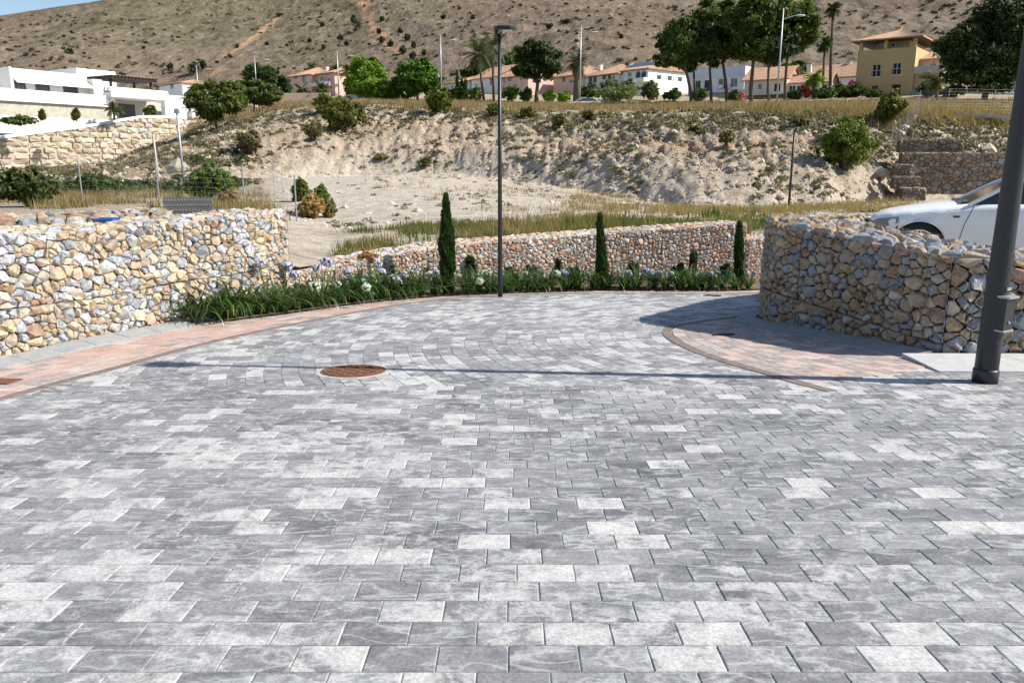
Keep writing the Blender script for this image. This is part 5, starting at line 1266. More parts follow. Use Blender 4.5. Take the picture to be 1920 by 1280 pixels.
post('pale metal pole with a junction box in front of the villa', 347, 363, 331, 205, 48, .075, 'steel', yoke=True); post('thin leaning wooden pole left of the pale metal pole', 301, 366, 287, 251, 46, .06, 'concrete'); post('short white marker post beside the path', 231, 360, 229, 337, 44, .09, 'white', 'post')
# wire fence on the left: each post a thing's part, one netting
def fence(label, posts, Y, h, sag=0):
    w = [P(x, y, YY) for x, y, YY in posts]; base = [np.array([q[0], q[1], hz(q[0], q[1]) - .15]) for q in w]; t = thing('wire_fence', label, 'fence', base[0])
    for b in base: MB().tube([b, b + np.array([0, 0, h + .15])], .022, 8).build('fence_post', M['wire'], t)
    m = MB()
    for a, b in zip(base, base[1:]):
        n = 12
        for k in range(9):
            z = .25 + (h - .1) * k / 8
            m.tube([a + np.array([0, 0, z]), b + np.array([0, 0, z])], .003, 3, False)
        L = np.linalg.norm(b - a); nv = int(L / .22)
        for k in range(1, nv): p = a + (b - a) * k / nv; m.tube([p + np.array([0, 0, .2]), p + np.array([0, 0, h + .1])], .0028, 3, False)
    tag(m.build('netting', M['wire'], t), kind='stuff')
fence('wire fence on thin posts behind the left gabion walls', [(20, 395, 24), (157, 393, 24), (300, 390, 24), (459, 388, 24), (556, 402, 22)], 24, 1.25)
fence('slack wire fence on the bank above the retaining wall', [(1672, 262, 50), (1700, 232, 53), (1721, 218, 56), (1776, 207, 60), (1862, 208, 60), (1935, 208, 60)], 55, 1.7)
bm = MB(); a = P(1789, 214, 57); b = P(1892, 221, 55); bm.obox((a + b) / 2, (b - a) / 2, (0, .15, 0), (0, 0, .12)); tag(bm.build('concrete_beam', M['concrete']), 'pale concrete beam lying along the bank above the retaining wall', 'beam')
# perforated metal panel and blue crate behind the left wall
pc = P(353, 385, 12.4); tp = thing('metal_panel', 'grey perforated metal panel standing at the end of the low gabion row', 'panel', (pc[0], pc[1], .26)); pw_ = 87 / F * 12.4 / 2; zt = P(353, 370.5, 12.4)[2]
pa = np.array([math.cos(.12), math.sin(.12), 0]); pn = np.array([-pa[1], pa[0], 0]); pc[2] = 0
hN, hM = 15, 6; z_lo, z_hi = .42, zt; M['panel'] = plain('dull_aluminium', (0.23, 0.215, 0.2), 0.55, 0.15, 8, metal=0.3)
m = MB(); m.obox(pc + np.array([0, 0, (z_lo + z_hi) / 2]), pa * pw_, pn * .008, (0, 0, (z_hi - z_lo) / 2)); pb = m.build('sheet', M['panel'], tp)
for i in range(hN):
    for j in range(hM):
        u = (i + .5 + (.25 if j % 2 else -.25)) / hN * 2 - 1; zq = z_lo + (z_hi - z_lo) * (j + .5) / hM; c = pc + pa * pw_ * u - pn * .009; c[2] = zq
        MB().obox(c, pa * .0135, pn * .003, (0, 0, .012)).build('stud', M['steel'], pb)
for s in (-1, 1): MB().obox(pc + pa * pw_ * s * .9 + pn * .03 + np.array([0, 0, (.26 + z_hi) / 2 - .03]), pa * .015, pn * .015, (0, 0, (z_hi - .26) / 2 - .03)).build('leg', M['panel'], tp)
bc = P(198, 405, 10.05); tb = thing('blue_crate', 'small blue plastic crate on top of the cream gabion wall', 'crate', (bc[0], bc[1], .685)); z0 = .685
mm = MB(); mm.box((bc[0] - .125, bc[1] - .09, z0), (bc[0] + .125, bc[1] + .09, z0 + .035)); mm.build('tray', M['blue'], tb)
for s in (-1, 1): MB().box((bc[0] - .135, bc[1] + s * .095 - .008, z0 + .03), (bc[0] + .135, bc[1] + s * .095 + .008, z0 + .052)).build('rim', M['blue'], tb)
# parked cars on the upper road
q = P(1060, 194, 96); car('pale car parked in the long dry grass below the peach house', (q[0], q[1] + 2, hz(q[0], q[1]) - .45), math.radians(14), (M['carsilver'],)); q = P(646, 188, 116); car('silver car half hidden by grass beside the bright green trees', (q[0], q[1], hz(q[0], q[1]) - .2), math.radians(8), (M['carsilver'],))
# path at the foot of the left bank
pth = [P(-200, 362, 42), P(60, 358, 44), P(200, 356, 44), P(310, 364, 42)]; V = []
for q in pth: z = hz(q[0], q[1]) + .06; V += [(q[0], q[1] - 1.3, z), (q[0], q[1] + 1.3, hz(q[0], q[1] + 1.3) + .06)]
tag(MB().add(V, [(2 * i, 2 * i + 2, 2 * i + 3, 2 * i + 1) for i in range(3)]).build('path', M['asphalt']), kind='structure')

# ---------------------------------------------------------------- foliage
def unit(n):
    v = rng.normal(size=(n, 3)); return v / np.linalg.norm(v, axis=1)[:, None]
def leaf_quads(C, Nn, size, el, cols):
    """diamond leaves at C with rough normals Nn"""
    n = len(C); r = unit(n); a = np.cross(Nn, r); a /= np.linalg.norm(a, axis=1)[:, None] + 1e-9; b = np.cross(Nn, a)
    s = (size * rng.uniform(0.6, 1.3, n))[:, None]; L = a * s * el * .5; W = b * s * .5
    V = np.stack([C - L, C + W * .8 - L * .1, C + L, C - W * .8 - L * .1], 1).reshape(-1, 3)
    return V, np.arange(4 * n).reshape(-1, 4), np.repeat(cols, 4, 0)
def colmix(n, c0, c1, k=None, tint=(1, 1, 1)):
    t = rng.uniform(0, 1, n) if k is None else np.clip(k + rng.normal(0, .22, n), 0, 1)
    return np.array(c0)[None] * (1 - t[:, None]) + np.array(c1)[None] * t[:, None]
def crown_data(lobes, n, size, c0, c1, el=1.7, upbias=.35, clump=16, spread=.3, tint=(1.08, 1.12, .9)):
    """lobes: (centre, radii); leaves gather in clumps over each lobe so that gaps stay open"""
    w = np.array([np.prod(r) ** (2 / 3) for _, r in lobes]); w /= w.sum(); Cs, Ns, K = [], [], []
    for (c, r), f in zip(lobes, w):
        m = max(20, int(n * f)); kc = max(8, int(2.2 * clump * (0.6 + f * len(lobes) * .5))); d = unit(kc); d[:, 2] = d[:, 2] * .9 + .12; cen = d * rng.uniform(.5, 1.12, (kc, 1)); tone = rng.uniform(0, 1, kc)
        i = rng.integers(0, kc, m); q = cen[i] + rng.normal(0, spread * .42, (m, 3)) * np.array([1.15, 1.15, .8]); l = np.linalg.norm(q, axis=1)[:, None]; q = np.where(l > 1.35, q / l * 1.35, q)
        Cs.append(np.array(c) + q * np.array(r)); nn = q * .7 + unit(m) * .8; nn[:, 2] += upbias; Ns.append(nn / np.linalg.norm(nn, axis=1)[:, None]); K.append(tone[i])
    C_, N_, k = np.vstack(Cs), np.vstack(Ns), np.concatenate(K)
    return leaf_quads(C_, N_, size, el, colmix(len(C_), c0, c1, k) * np.array(tint))
def px_lobes(L, Y, dz=0.75):
    out = []
    for (x, y, rx, ry) in L:
        Yk = Y + U(-1, 1) * rx / F * Y * .4; rx, ry = rx * 1.1, ry * 1.08; out.append((P(x, y, Yk), (rx / F * Yk, min(rx, ry * 1.3) / F * Yk * dz, ry / F * Yk)))
    return out
PINE = ((0.034, 0.062, 0.016), (0.115, 0.155, 0.03)); PINED = ((0.022, 0.042, 0.016), (0.065, 0.092, 0.026)); BRIGHT = ((0.10, 0.19, 0.018), (0.2, 0.3, 0.03)); OLIVE = ((0.055, 0.07, 0.025), (0.10, 0.115, 0.04))
DARK = ((0.03, 0.055, 0.018), (0.07, 0.105, 0.028)); GREYG = ((0.09, 0.09, 0.06), (0.15, 0.14, 0.09)); DRY = ((0.20, 0.145, 0.08), (0.30, 0.22, 0.12)); MAG = ((0.25, 0.02, 0.16), (0.40, 0.06, 0.28)); SILV = ((0.06, 0.085, 0.06), (0.11, 0.14, 0.10))
def tree(name, label, bx, by, Y, lobes, n, size, pal, tr=.18, group=None, bark='bark', bend=None, el=1.7, cat='tree', clump=16):
    b = P(bx, by, Y); b[2] = min(b[2], hz(b[0], b[1])) - .25; t = thing(name, label, cat, b, group); Lb = px_lobes(lobes, Y); m = MB()
    cen = np.mean([c for c, _ in Lb], axis=0); mid = P(*bend, Y) if bend else b * .35 + cen * .65; mid[1] = b[1] if bend else mid[1]; low = b * .55 + mid * .45 + np.array([U(-.15, .15), 0, 0])
    m.tube([b, low, mid, mid * .5 + cen * .5], [tr, tr * .85, tr * .7, tr * .3], 8)
    for c, r in Lb:
        m.tube([mid, mid * .5 + c * .5 + np.array([0, 0, -.1 * r[2]]), c], [tr * .55, tr * .35, tr * .1], 6)
        for k in range(3): d = unit(1)[0] * np.array(r) * .8; m.tube([mid * .4 + c * .6, c + d], [tr * .22, tr * .05], 5)
    m.build('trunk', M[bark], t, True)
    V, Fc, cc = crown_data(Lb, int(n * 1.5), size, *pal, el=el, clump=clump); wobj('crown', V, Fc, M['leaf'], t, cc); return t
tree('pine_tree', 'leftmost umbrella pine of the group with a drooping dark crown', 1297, 192, 88, [(1268, 88, 27, 30), (1276, 62, 22, 24), (1258, 112, 22, 18), (1285, 115, 20, 18)], 10400, 0.26, PINE, .2, bend=(1287, 135))
tree('pine_tree', 'slim leaning pine just right of the leftmost pine', 1309, 190, 92, [(1299, 100, 26, 30), (1305, 78, 20, 20)], 6400, 0.26, PINED, .17, bend=(1301, 140))
tree('pine_tree', 'pine with a trunk forking low in front of the flat roofed house', 1334, 192, 89, [(1330, 92, 34, 30), (1322, 68, 30, 26)], 8400, 0.26, PINED, .18, bend=(1331, 130))
tree('pine_tree', 'tall rounded pine leaning over the flat roofed house', 1363, 194, 90, [(1340, 40, 36, 30), (1350, 68, 34, 32), (1368, 88, 24, 26)], 11200, 0.26, PINE, .2, bend=(1356, 120))
tree('pine_tree', 'tallest pine in the middle of the group with a thick straight trunk', 1409, 196, 87, [(1410, 40, 36, 38), (1432, 18, 34, 28), (1405, 78, 30, 30), (1422, 92, 26, 22)], 14400, 0.26, PINE, .25, bend=(1412, 120))
tree('pine_tree', 'short pine with a low dark crown beside the street lamp', 1442, 196, 86, [(1445, 82, 34, 34), (1458, 98, 24, 20)], 8400, 0.26, PINED, .18, bend=(1441, 130))
tree('pine_tree', 'rightmost pine of the group with a crown spreading to the right', 1472, 196, 90, [(1490, 48, 36, 34), (1508, 62, 26, 26), (1482, 80, 28, 26)], 10400, 0.26, PINE, .2, bend=(1476, 110))
tree('pine_tree', 'dense round pine standing alone in front of the terraced houses', 1006, 192, 108, [(1005, 116, 33, 28), (988, 131, 20, 17), (1024, 124, 22, 21), (1008, 100, 24, 17)], 11200, 0.29, ((0.022, 0.045, 0.012), (0.055, 0.085, 0.02)), .3, bend=(1008, 158))
tree('pine_tree', 'huge dark pine beside the wire fence above the retaining wall', 1842, 200, 84, [(1828, 112, 52, 44), (1872, 62, 48, 50), (1800, 92, 34, 34), (1845, 150, 55, 26), (1895, 22, 42, 40), (1900, 110, 44, 55), (1815, 70, 26, 24), (1945, 70, 50, 70)], 30000, 0.26, PINED, .35, clump=22)
BT = 'bright green broadleaf trees by the upper road'
tree('broadleaf_tree', 'bright green tree with a spiky top left of the small blue house', 690, 190, 116, [(680, 138, 20, 26), (694, 162, 30, 24), (706, 134, 11, 14), (663, 162, 16, 24), (678, 120, 9, 12)], 10400, 0.32, BRIGHT, .16, el=1.3, clump=22)
tree('broadleaf_tree', 'dome shaped bright green tree right of the small blue house', 783, 190, 114, [(780, 146, 30, 28), (762, 166, 22, 20), (803, 158, 24, 22), (786, 126, 18, 13)], 11200, 0.32, ((0.045, 0.11, 0.012), (0.10, 0.19, 0.02)), .2, el=1.3, clump=22)
tree('broadleaf_tree', 'low bright green bush tree joining the two bright trees', 722, 190, 116, [(722, 172, 20, 15), (740, 174, 16, 14)], 4800, 0.31, BRIGHT, .1, el=1.3)
tree('evergreen_tree', 'dark evergreen under the street lamp left of the pink villa', 488, 185, 122, [(476, 142, 20, 17), (492, 152, 22, 20)], 6400, 0.31, PINED, .2); tree('evergreen_tree', 'dark evergreen touching the left side of the pink villa', 518, 188, 120, [(516, 160, 22, 22), (505, 145, 16, 13), (525, 172, 16, 14)], 6400, 0.31, PINED, .2)
tree('round_bush_tree', 'big round olive green tree on the bank right of the villa', 405, 228, 94, [(403, 196, 42, 30), (425, 180, 28, 20), (380, 185, 24, 20)], 12800, 0.26, ((0.06, 0.082, 0.022), (0.13, 0.15, 0.036)), .15, clump=24); tree('round_bush_tree', 'broad olive green tree behind the big round one', 478, 200, 100, [(478, 176, 36, 20), (450, 178, 22, 18), (500, 184, 22, 15)], 8400, 0.26, ((0.06, 0.082, 0.022), (0.13, 0.15, 0.036)), .12, clump=20)
tree('dark_tree', 'dark tree behind the flat roofed house and low house', 1486, 176, 125, [(1490, 138, 26, 18), (1510, 142, 18, 14)], 4400, 0.34, PINE, .2); tree('dark_tree', 'dark tree rising behind the terraced roofs left of the round pine', 965, 172, 160, [(964, 115, 16, 13)], 2200, 0.37, PINE, .2)
tree('dark_tree', 'small dark tree behind the roofs of the terraced row', 905, 172, 165, [(908, 128, 20, 12), (880, 136, 14, 9)], 3000, 0.37, DARK, .2); tree('dark_tree', 'dark tree rising behind the small blue house roof', 690, 170, 190, [(697, 122, 12, 10)], 1800, 0.43, DARK, .2)

# palms
def frond(base, az, el0, L, droop, nleaf, wl):
    """arched midrib with leaflets on both sides"""
    V = []; Fc = []; n = 9; pts = []; p = np.array(base, float); e = el0
    for k in range(n):
        pts.append(p.copy()); p = p + np.array([math.cos(az) * math.cos(e), math.sin(az) * math.cos(e), math.sin(e)]) * L / n; e -= droop / n * (.5 + k / n)
    pts = np.array(pts); sd = np.array([-math.sin(az), math.cos(az), 0])
    for i in range(nleaf):
        f = .12 + .88 * i / nleaf; q = np.array([np.interp(f * (n - 1), range(n), pts[:, j]) for j in range(3)]); tg = pts[min(n - 1, int(f * (n - 1)) + 1)] - pts[max(0, int(f * (n - 1)) - 1)]; tg /= np.linalg.norm(tg)
        ll = wl * math.sin(math.pi * min(.96, .18 + f * .8)) + .1
        for s in (-1, 1):
            tip = q + sd * s * ll * .85 + tg * ll * .55 + np.array([0, 0, -ll * U(.25, .6)]); o = len(V); V += [q - tg * .05, q + tg * .07, tip]; Fc.append((o, o + 1, o + 2))
    for k in range(n - 1):
        o = len(V); V += [pts[k] - sd * .02, pts[k] + sd * .02, pts[k + 1]]; Fc.append((o, o + 1, o + 2))
    return V, Fc
def palm(label, bx, by, tx, ty, Y, L, nf, tr=.18, pal=DARK, zlow=-.5, wl=.45):
    b = P(bx, by, Y); b[2] = (b[2] if 'forecourt' in label else min(b[2], hz(b[0], b[1]))) - .2; tp = P(tx, ty, Y); t = thing('palm_tree', label, 'palm tree', b)
    mid = b * .5 + tp * .5 + np.array([(tp[0] - b[0]) * .15, 0, 0]); MB().tube([b, mid, tp], [tr * 1.15, tr, tr * .85], 8).build('trunk', M['palmbark'], t, True)
    Vs, Fs, n = [], [], 0
    for k in range(nf):
        V, Fc = frond(tp, 2.4 * k + U(-.2, .2), U(zlow, 1.25), L * U(.85, 1.1), U(1.0, 1.9), 16, wl); Vs += V; Fs += [tuple(i + n for i in f) for f in Fc]; n += len(V)
    cc = np.repeat(colmix(len(Vs) // 3 + 1, *pal), 3, 0)[:len(Vs)]; wobj('fronds', Vs, Fs, M['leaf'], t, cc)
    MB().sphere(tp + np.array([0, 0, -.25]), (tr * 1.7, tr * 1.7, .5), 8, 6).build('crown_shaft', M['palmbark'], t, True)
palm('tall feathery palm left of the anthracite lamp post', 908, 192, 899, 100, 110, 3.3, 34, .16, OLIVE, -.9, .7); palm('tall feathery palm right behind the anthracite lamp post', 926, 192, 924, 88, 114, 3.4, 34, .18, OLIVE, -.9, .7); palm('stout palm in front of the peach terraced house', 1081, 192, 1083, 116, 106, 2.1, 34, .42, OLIVE, -.9, .55)
palm('very tall thin fan palm left of the ochre house', 1556, 192, 1563, 17, 100, 1.25, 26, .2, DARK, -.9, .5); palm('thin fan palm shorter than its tall neighbour left of the ochre house', 1542, 192, 1547, 84, 98, 1.3, 26, .16, DARK, -.9, .5); palm('short green palm at the glazed porch of the low house', 1523, 194, 1527, 148, 94, 1.7, 26, .16, BRIGHT, -.5, .5)
palm('small dark palm at the left corner of the pink villa', 566, 190, 566, 168, 122, 1.6, 22, .16); palm('small dark palm in front of the pink villa balcony', 604, 188, 603, 170, 120, 1.9, 24, .16); palm('dark palm behind the street lamp right of the pink villa', 634, 180, 630, 133, 150, 2.0, 24, .18); palm('dark palm left of the spiky bright green tree', 650, 184, 652, 135, 145, 2.4, 24, .2); palm('palm standing behind the pink villa roof', 585, 160, 584, 126, 180, 2.0, 20, .18)
palm('palm by the arched garage of the ochre house', 1757, 196, 1757, 152, 92, 2.4, 24, .2, OLIVE, -.4, .5); palm('palm in the villa forecourt in front of the dark garage', 214, 222, 213, 204, 96, 1.5, 20, .12, OLIVE)

# shrubs standing by themselves
def shrub(label, x, yb, w, h, pal, n=900, size=.3, Y=None, name='shrub', group=None, el=1.6, cat='shrub', lob=None):
    b = P(x, yb, Y) if Y else T(x, yb)
    Yk = b[1]; b[2] = b[2] if ('villa garden' in label or 'villa drive' in label or 'gate of the villa' in label) else hz(b[0], b[1]) - .08; W, H = w / F * Yk / 2, h / F * Yk; t = thing(name, label, cat, b, group); k = lob or 5; Lb = []; m = MB()
    for i in range(k):
        a = 2 * math.pi * i / k + U(-.4, .4); rr = 0 if i == 0 else .52; hh = H * (.62 if i == 0 else U(.34, .58)); c = b + np.array([math.cos(a) * W * rr, math.sin(a) * W * rr, hh]); Lb.append((c, (W * U(.42, .58), W * U(.42, .58), H * (.40 if i == 0 else U(.3, .42)))))
        m.tube([b, b * .5 + c * .5, c], [.05 * H + .01, .03 * H + .01, .01], 5)
    m.build('stems', M['bark'], t); V, Fc, cc = crown_data(Lb, int(n * 1.8), size * .68, *pal, el=el, clump=14, tint=(1.65, 1.45, 1.0)); wobj('foliage', V, Fc, M['leaf'], t, cc); return t
SH = [
 ('bushy young pine growing halfway up the eroded bank', 1585, 318, 100, 98, ((0.05, 0.085, 0.014), (0.11, 0.15, 0.025)), 4200, .2),
 ('young pine bush at the top of the bank by the slack fence', 1668, 234, 52, 60, ((0.05, 0.075, 0.015), (0.11, 0.13, 0.03)), 1800, .24),
 ('broad pine bush leaning on the bank below the bright green trees', 650, 250, 78, 62, ((0.045, 0.06, 0.015), (0.095, 0.11, 0.028)), 3200, .3),
 ('round pine bush at the top of the bank left of the broad one', 612, 214, 46, 36, ((0.05, 0.07, 0.015), (0.1, 0.12, 0.028)), 1500, .3),
 ('grey green bush low beside the broad pine bush', 592, 262, 42, 34, GREYG, 1400, .26), ('dark grey green bush on the shaded left part of the bank', 474, 290, 52, 46, ((0.06, 0.065, 0.04), (0.10, 0.1, 0.06)), 1800, .26),
 ('yellow green bush on the bank edge below the dome shaped tree', 826, 212, 52, 48, ((0.05, 0.075, 0.015), (0.10, 0.125, 0.026)), 1800, .3), ('flat dark green bush under the stone retaining wall', 192, 285, 62, 30, ((0.022, 0.05, 0.016), (0.05, 0.085, 0.026)), 1800, .26),
 ('big dark green bush at the end of the low gabion row', 58, 388, 100, 74, ((0.028, 0.045, 0.018), (0.06, 0.085, 0.03)), 4200, .13), ('wide dark green bush behind the wire fence posts', 175, 366, 92, 44, ((0.025, 0.05, 0.016), (0.055, 0.09, 0.028)), 3000, .16),
 ('bright leafy bush behind the perforated panel', 400, 376, 92, 78, ((0.035, 0.07, 0.014), (0.085, 0.135, 0.028)), 3800, .15), ('feathery olive shrub beside the last fence post', 566, 378, 40, 48, OLIVE, 1600, .14), ('loose green shrub right of the feathery olive one', 606, 384, 34, 40, ((0.05, 0.085, 0.02), (0.09, 0.14, 0.035)), 1300, .14),
 ('russet dry bush at the corner behind the cream gabion wall', 586, 408, 66, 46, DRY, 2600, .09), ('grey green dry shrub beside the russet one', 618, 408, 34, 40, GREYG, 1300, .09), ('purplish bare shrub beside the perforated panel bush', 432, 384, 44, 30, ((0.14, 0.11, 0.09), (0.2, 0.16, 0.12)), 1000, .12),
 ('reddish dry clump on top of the far gabion wall', 690, 487, 46, 22, ((0.2, 0.12, 0.08), (0.28, 0.18, 0.11)), 1100, .05),
 ('small dark bush on the cut face below the yellow green bush', 800, 312, 30, 18, OLIVE, 500, .2), ('small olive bush beside the lamp post on the bank edge', 930, 218, 34, 22, OLIVE, 700, .26), ('olive bush on the bank edge below the round pine', 992, 222, 36, 20, OLIVE, 700, .26), ('olive bush below the parked pale car', 1050, 240, 34, 26, OLIVE, 700, .26), ('olive bush on the bank below the peach house', 1106, 226, 26, 20, OLIVE, 500, .26),
 ('low olive bush on the bank below the white end terrace', 1305, 248, 26, 14, OLIVE, 400, .24), ('dry grey bush halfway up the bank below the pines', 1362, 272, 30, 28, GREYG, 600, .2), ('dry grey bush near the top of the bank below the tall street lamp', 1500, 236, 34, 20, GREYG, 600, .22), ('white flecked grey shrub at the bank foot in the middle of the lot', 715, 300, 26, 14, GREYG, 400, .18)]
for a in SH: shrub(*a)
# garden hedges and bushes in front of the houses
GH = 'garden bushes in front of the terraced houses'
for (lb, x, yb, w, h, pal, Y) in [
 ('dark hedge bush left of the tall palms', 862, 194, 44, 24, DARK, 116), ('mid green bush at the foot of the tall palms', 893, 194, 40, 26, ((0.04, 0.08, 0.02), (0.08, 0.13, 0.03)), 114), ('bright bush in front of the pink terraced house', 962, 192, 46, 28, ((0.05, 0.11, 0.02), (0.1, 0.17, 0.03)), 112), ('dark bush at the foot of the round pine', 990, 192, 30, 26, DARK, 110), ('small bright bush right of the round pine trunk', 1032, 194, 28, 20, BRIGHT, 106), ('bright bush left of the stout palm', 1062, 194, 30, 20, BRIGHT, 106), ('dark bush right of the stout palm', 1108, 192, 44, 32, DARK, 108),
 ('tall silvery olive bush in front of the cream terraced house', 1148, 190, 52, 42, SILV, 110), ('silvery olive bush below the arched balcony', 1178, 188, 44, 38, SILV, 110), ('broad grey green reed clump in the long dry grass', 1160, 196, 86, 30, ((0.07, 0.11, 0.06), (0.11, 0.16, 0.085)), 102), ('leafy dark bush right of the reed clump', 1220, 194, 44, 34, DARK, 104), ('clipped dark hedge at the foot of the leftmost pine', 1265, 194, 40, 22, ((0.02, 0.05, 0.012), (0.045, 0.09, 0.02)), 100),
 ('dark bush in front of the flat roofed house doors', 1312, 194, 40, 22, DARK, 98), ('dark bush between the two middle pine trunks', 1378, 196, 26, 22, DARK, 94), ('pink flowering bush beside the thick pine trunk', 1389, 194, 14, 16, ((0.35, 0.08, 0.2), (0.45, 0.15, 0.3)), 94), ('dark bush below the glazed porch', 1490, 196, 34, 16, DARK, 96), ('red flowering climber on the glazed porch', 1512, 178, 24, 26, ((0.22, 0.02, 0.03), (0.33, 0.05, 0.06)), 99),
 ('green bush at the foot of the short palm', 1548, 196, 50, 22, ((0.03, 0.06, 0.02), (0.06, 0.1, 0.03)), 94), ('dark bush between the thin palms and the ochre house', 1572, 194, 34, 26, DARK, 96), ('magenta bougainvillea beside the ochre house', 1598, 180, 38, 30, MAG, 97), ('dark green bush under the bougainvillea', 1602, 194, 54, 28, ((0.03, 0.055, 0.018), (0.06, 0.09, 0.025)), 94), ('dark bush under the ochre house windows', 1640, 195, 46, 16, DARK, 92), ('dark hedge in front of the arched garage', 1745, 186, 60, 24, DARK, 95), ('dark hedge behind the wire fence by the garage', 1790, 188, 50, 22, DARK, 93),
 ('dark bush in front of the pink villa balcony', 580, 190, 30, 18, DARK, 119), ('dark bush below the small palm of the pink villa', 610, 190, 30, 22, DARK, 119), ('dark bushes left of the pink villa boundary wall', 540, 190, 24, 16, DARK, 120), ('green shrub behind the yellow green bank bush', 848, 192, 36, 22, OLIVE, 116), ('dark bush behind the white villa gate pier', 352, 186, 46, 28, DARK, 128), ('mid green bush above the white villa', 302, 168, 28, 18, ((0.05, 0.08, 0.02), (0.09, 0.12, 0.03)), 135), ('dark climbing bush beside the garage gate of the villa', 285, 222, 26, 22, DARK, 103), ('small green cone bush on the villa garden wall', 81, 226, 10, 18, OLIVE, 84), ('green yucca on the villa garden wall', 144, 228, 14, 22, OLIVE, 88), ('trailing dark green ground cover by the villa drive', 40, 236, 70, 18, DARK, 84)]:
    shrub(lb, x, yb, w, h, pal, 700, .42, Y, 'garden_bush', None, 1.5, 'bush', 4)
# slim garden cypresses by the left end of the terraced row
for i, (x, yt) in enumerate(((858, 132), (866, 148), (873, 146))):
    b = P(x, 192, 119); tp = P(x, yt, 119); H = tp[2] - b[2]; b[2] = hz(b[0], b[1]) - .1; t = thing('cypress_tree', 'thin dark cypress in the row of three by the left terraced house', 'cypress', b, 'thin cypresses by the left terraced house'); MB().tube([b, b + np.array([0, 0, H * .7])], .06, 6).build('trunk', M['bark'], t)
    V, Fc, cc = crown_data([(b + np.array([0, 0, H * f]), (.34 * (1.15 - f), .34 * (1.15 - f), H * .2)) for f in (.18, .4, .62, .82)], 700, .25, *PINED, el=2); wobj('crown', V, Fc, M['leaf'], t, cc)

# ---------------------------------------------------------------- the three young cypresses in the bed
def cypress(label, bx, by, xt, yt, wpx, n):
    b = G(bx, by); tp = P(xt, yt, b[1]); H = tp[2] - b[2]; W = wpx / F * b[1] / 2; t = thing('cypress_tree', label, 'cypress', b); lean = tp - b
    MB().tube([b - np.array([0, 0, .05]), b + lean * .85], [.03, .008], 8).build('trunk', M['bark'], t)
    f = rng.beta(1.05, 1.15, n); prof = W * np.interp(f, [0, .06, .25, .5, .75, .92, 1], [.55, .85, 1.0, .92, .66, .34, .08]) * (1 + .45 * fbm(f * 8, np.full(n, by), 3, int(bx)))
    a = rng.uniform(0, 2 * math.pi, n); r = prof * np.sqrt(rng.uniform(.25, 1, n)) * (1 + .16 * np.sin(a * 5 + f * 22)); C_ = b[None] + lean[None] * f[:, None] + np.column_stack([np.cos(a) * r, np.sin(a) * r, np.zeros(n)])
    up = np.column_stack([np.cos(a) * .28, np.sin(a) * .28, np.ones(n)]) + rng.normal(0, .16, (n, 3)); up /= np.linalg.norm(up, axis=1)[:, None]; s = rng.uniform(.045, .10, n)[:, None]
    sd = np.cross(up, unit(n)); sd /= np.linalg.norm(sd, axis=1)[:, None]; V = np.stack([C_, C_ + sd * s * .16 + up * s * .4, C_ + up * s, C_ - sd * s * .16 + up * s * .4], 1).reshape(-1, 3)
    wobj('crown', V, np.arange(4 * n).reshape(-1, 4), M['leaf'], t, np.repeat(colmix(n, (0.02, 0.045, 0.012), (0.055, 0.105, 0.022)), 4, 0)); return t
cypress('tallest slim cypress left of the anthracite lamp post', 840, 552, 836, 368, 25, 9000); cypress('middle slim cypress against the far gabion wall', 1130, 544, 1124, 405, 20, 6000); cypress('short slim cypress beside the brown gabion wall', 1384, 541.5, 1386, 420, 15, 4500)

# ---------------------------------------------------------------- agapanthus bed
def strap_clump(k):
    r = np.random.default_rng(100 + k); Vs, Fs, Cs, n = [], [], [], 0
    for i in range(58):
        az = r.uniform(0, 2 * math.pi); L = r.uniform(.48, .85); e = r.uniform(.75, 1.45); p = np.array([math.cos(az), math.sin(az), 0]) * r.uniform(0, .07); sd = np.array([-math.sin(az), math.cos(az), 0]); m = 6; w = r.uniform(.011, .018); dr = r.uniform(.25, .5); col = np.array([0.035, 0.075, 0.016]) * (1 - (q := r.uniform(0, 1))) + np.array([0.085, 0.15, 0.03]) * q
        if r.uniform() < .04: col = np.array([0.3, 0.26, 0.1])
        for j in range(m + 1):
            ww = w * math.sin(math.pi * min(.93, .25 + .72 * j / m)); Vs += [p - sd * ww, p + sd * ww]; Cs += [col, col]
            if j: Fs.append((n + 2 * j - 2, n + 2 * j - 1, n + 2 * j + 1, n + 2 * j))
            p = p + np.array([math.cos(az) * math.cos(e), math.sin(az) * math.cos(e), math.sin(e)]) * L / m; e -= dr * (.5 + j / m)
        n += 2 * (m + 1)
    return raw_mesh('leaves', np.array(Vs), Fs, np.array(Cs), True)
AG = [strap_clump(k) for k in range(5)]
for me in AG: me.materials.append(M['strap'])
def bedzone(p):
    x = project(p)[0]
    for lim, w in ((546, 'in front of the long cream wall'), (836, 'between the cream wall and the tallest cypress'), (940, 'between the tallest cypress and the lamp post'), (1128, 'between the lamp post and the middle cypress'), (1384, 'between the middle and the short cypress')):
        if x < lim: return w
    return 'beyond the short cypress'
clumps = []; GA = 'strap leaved agapanthus clumps along the flower bed'
sEnd = BED.s[BED.near(G(1425, 543.5)[:2])[0]]; s = .12; i = 0
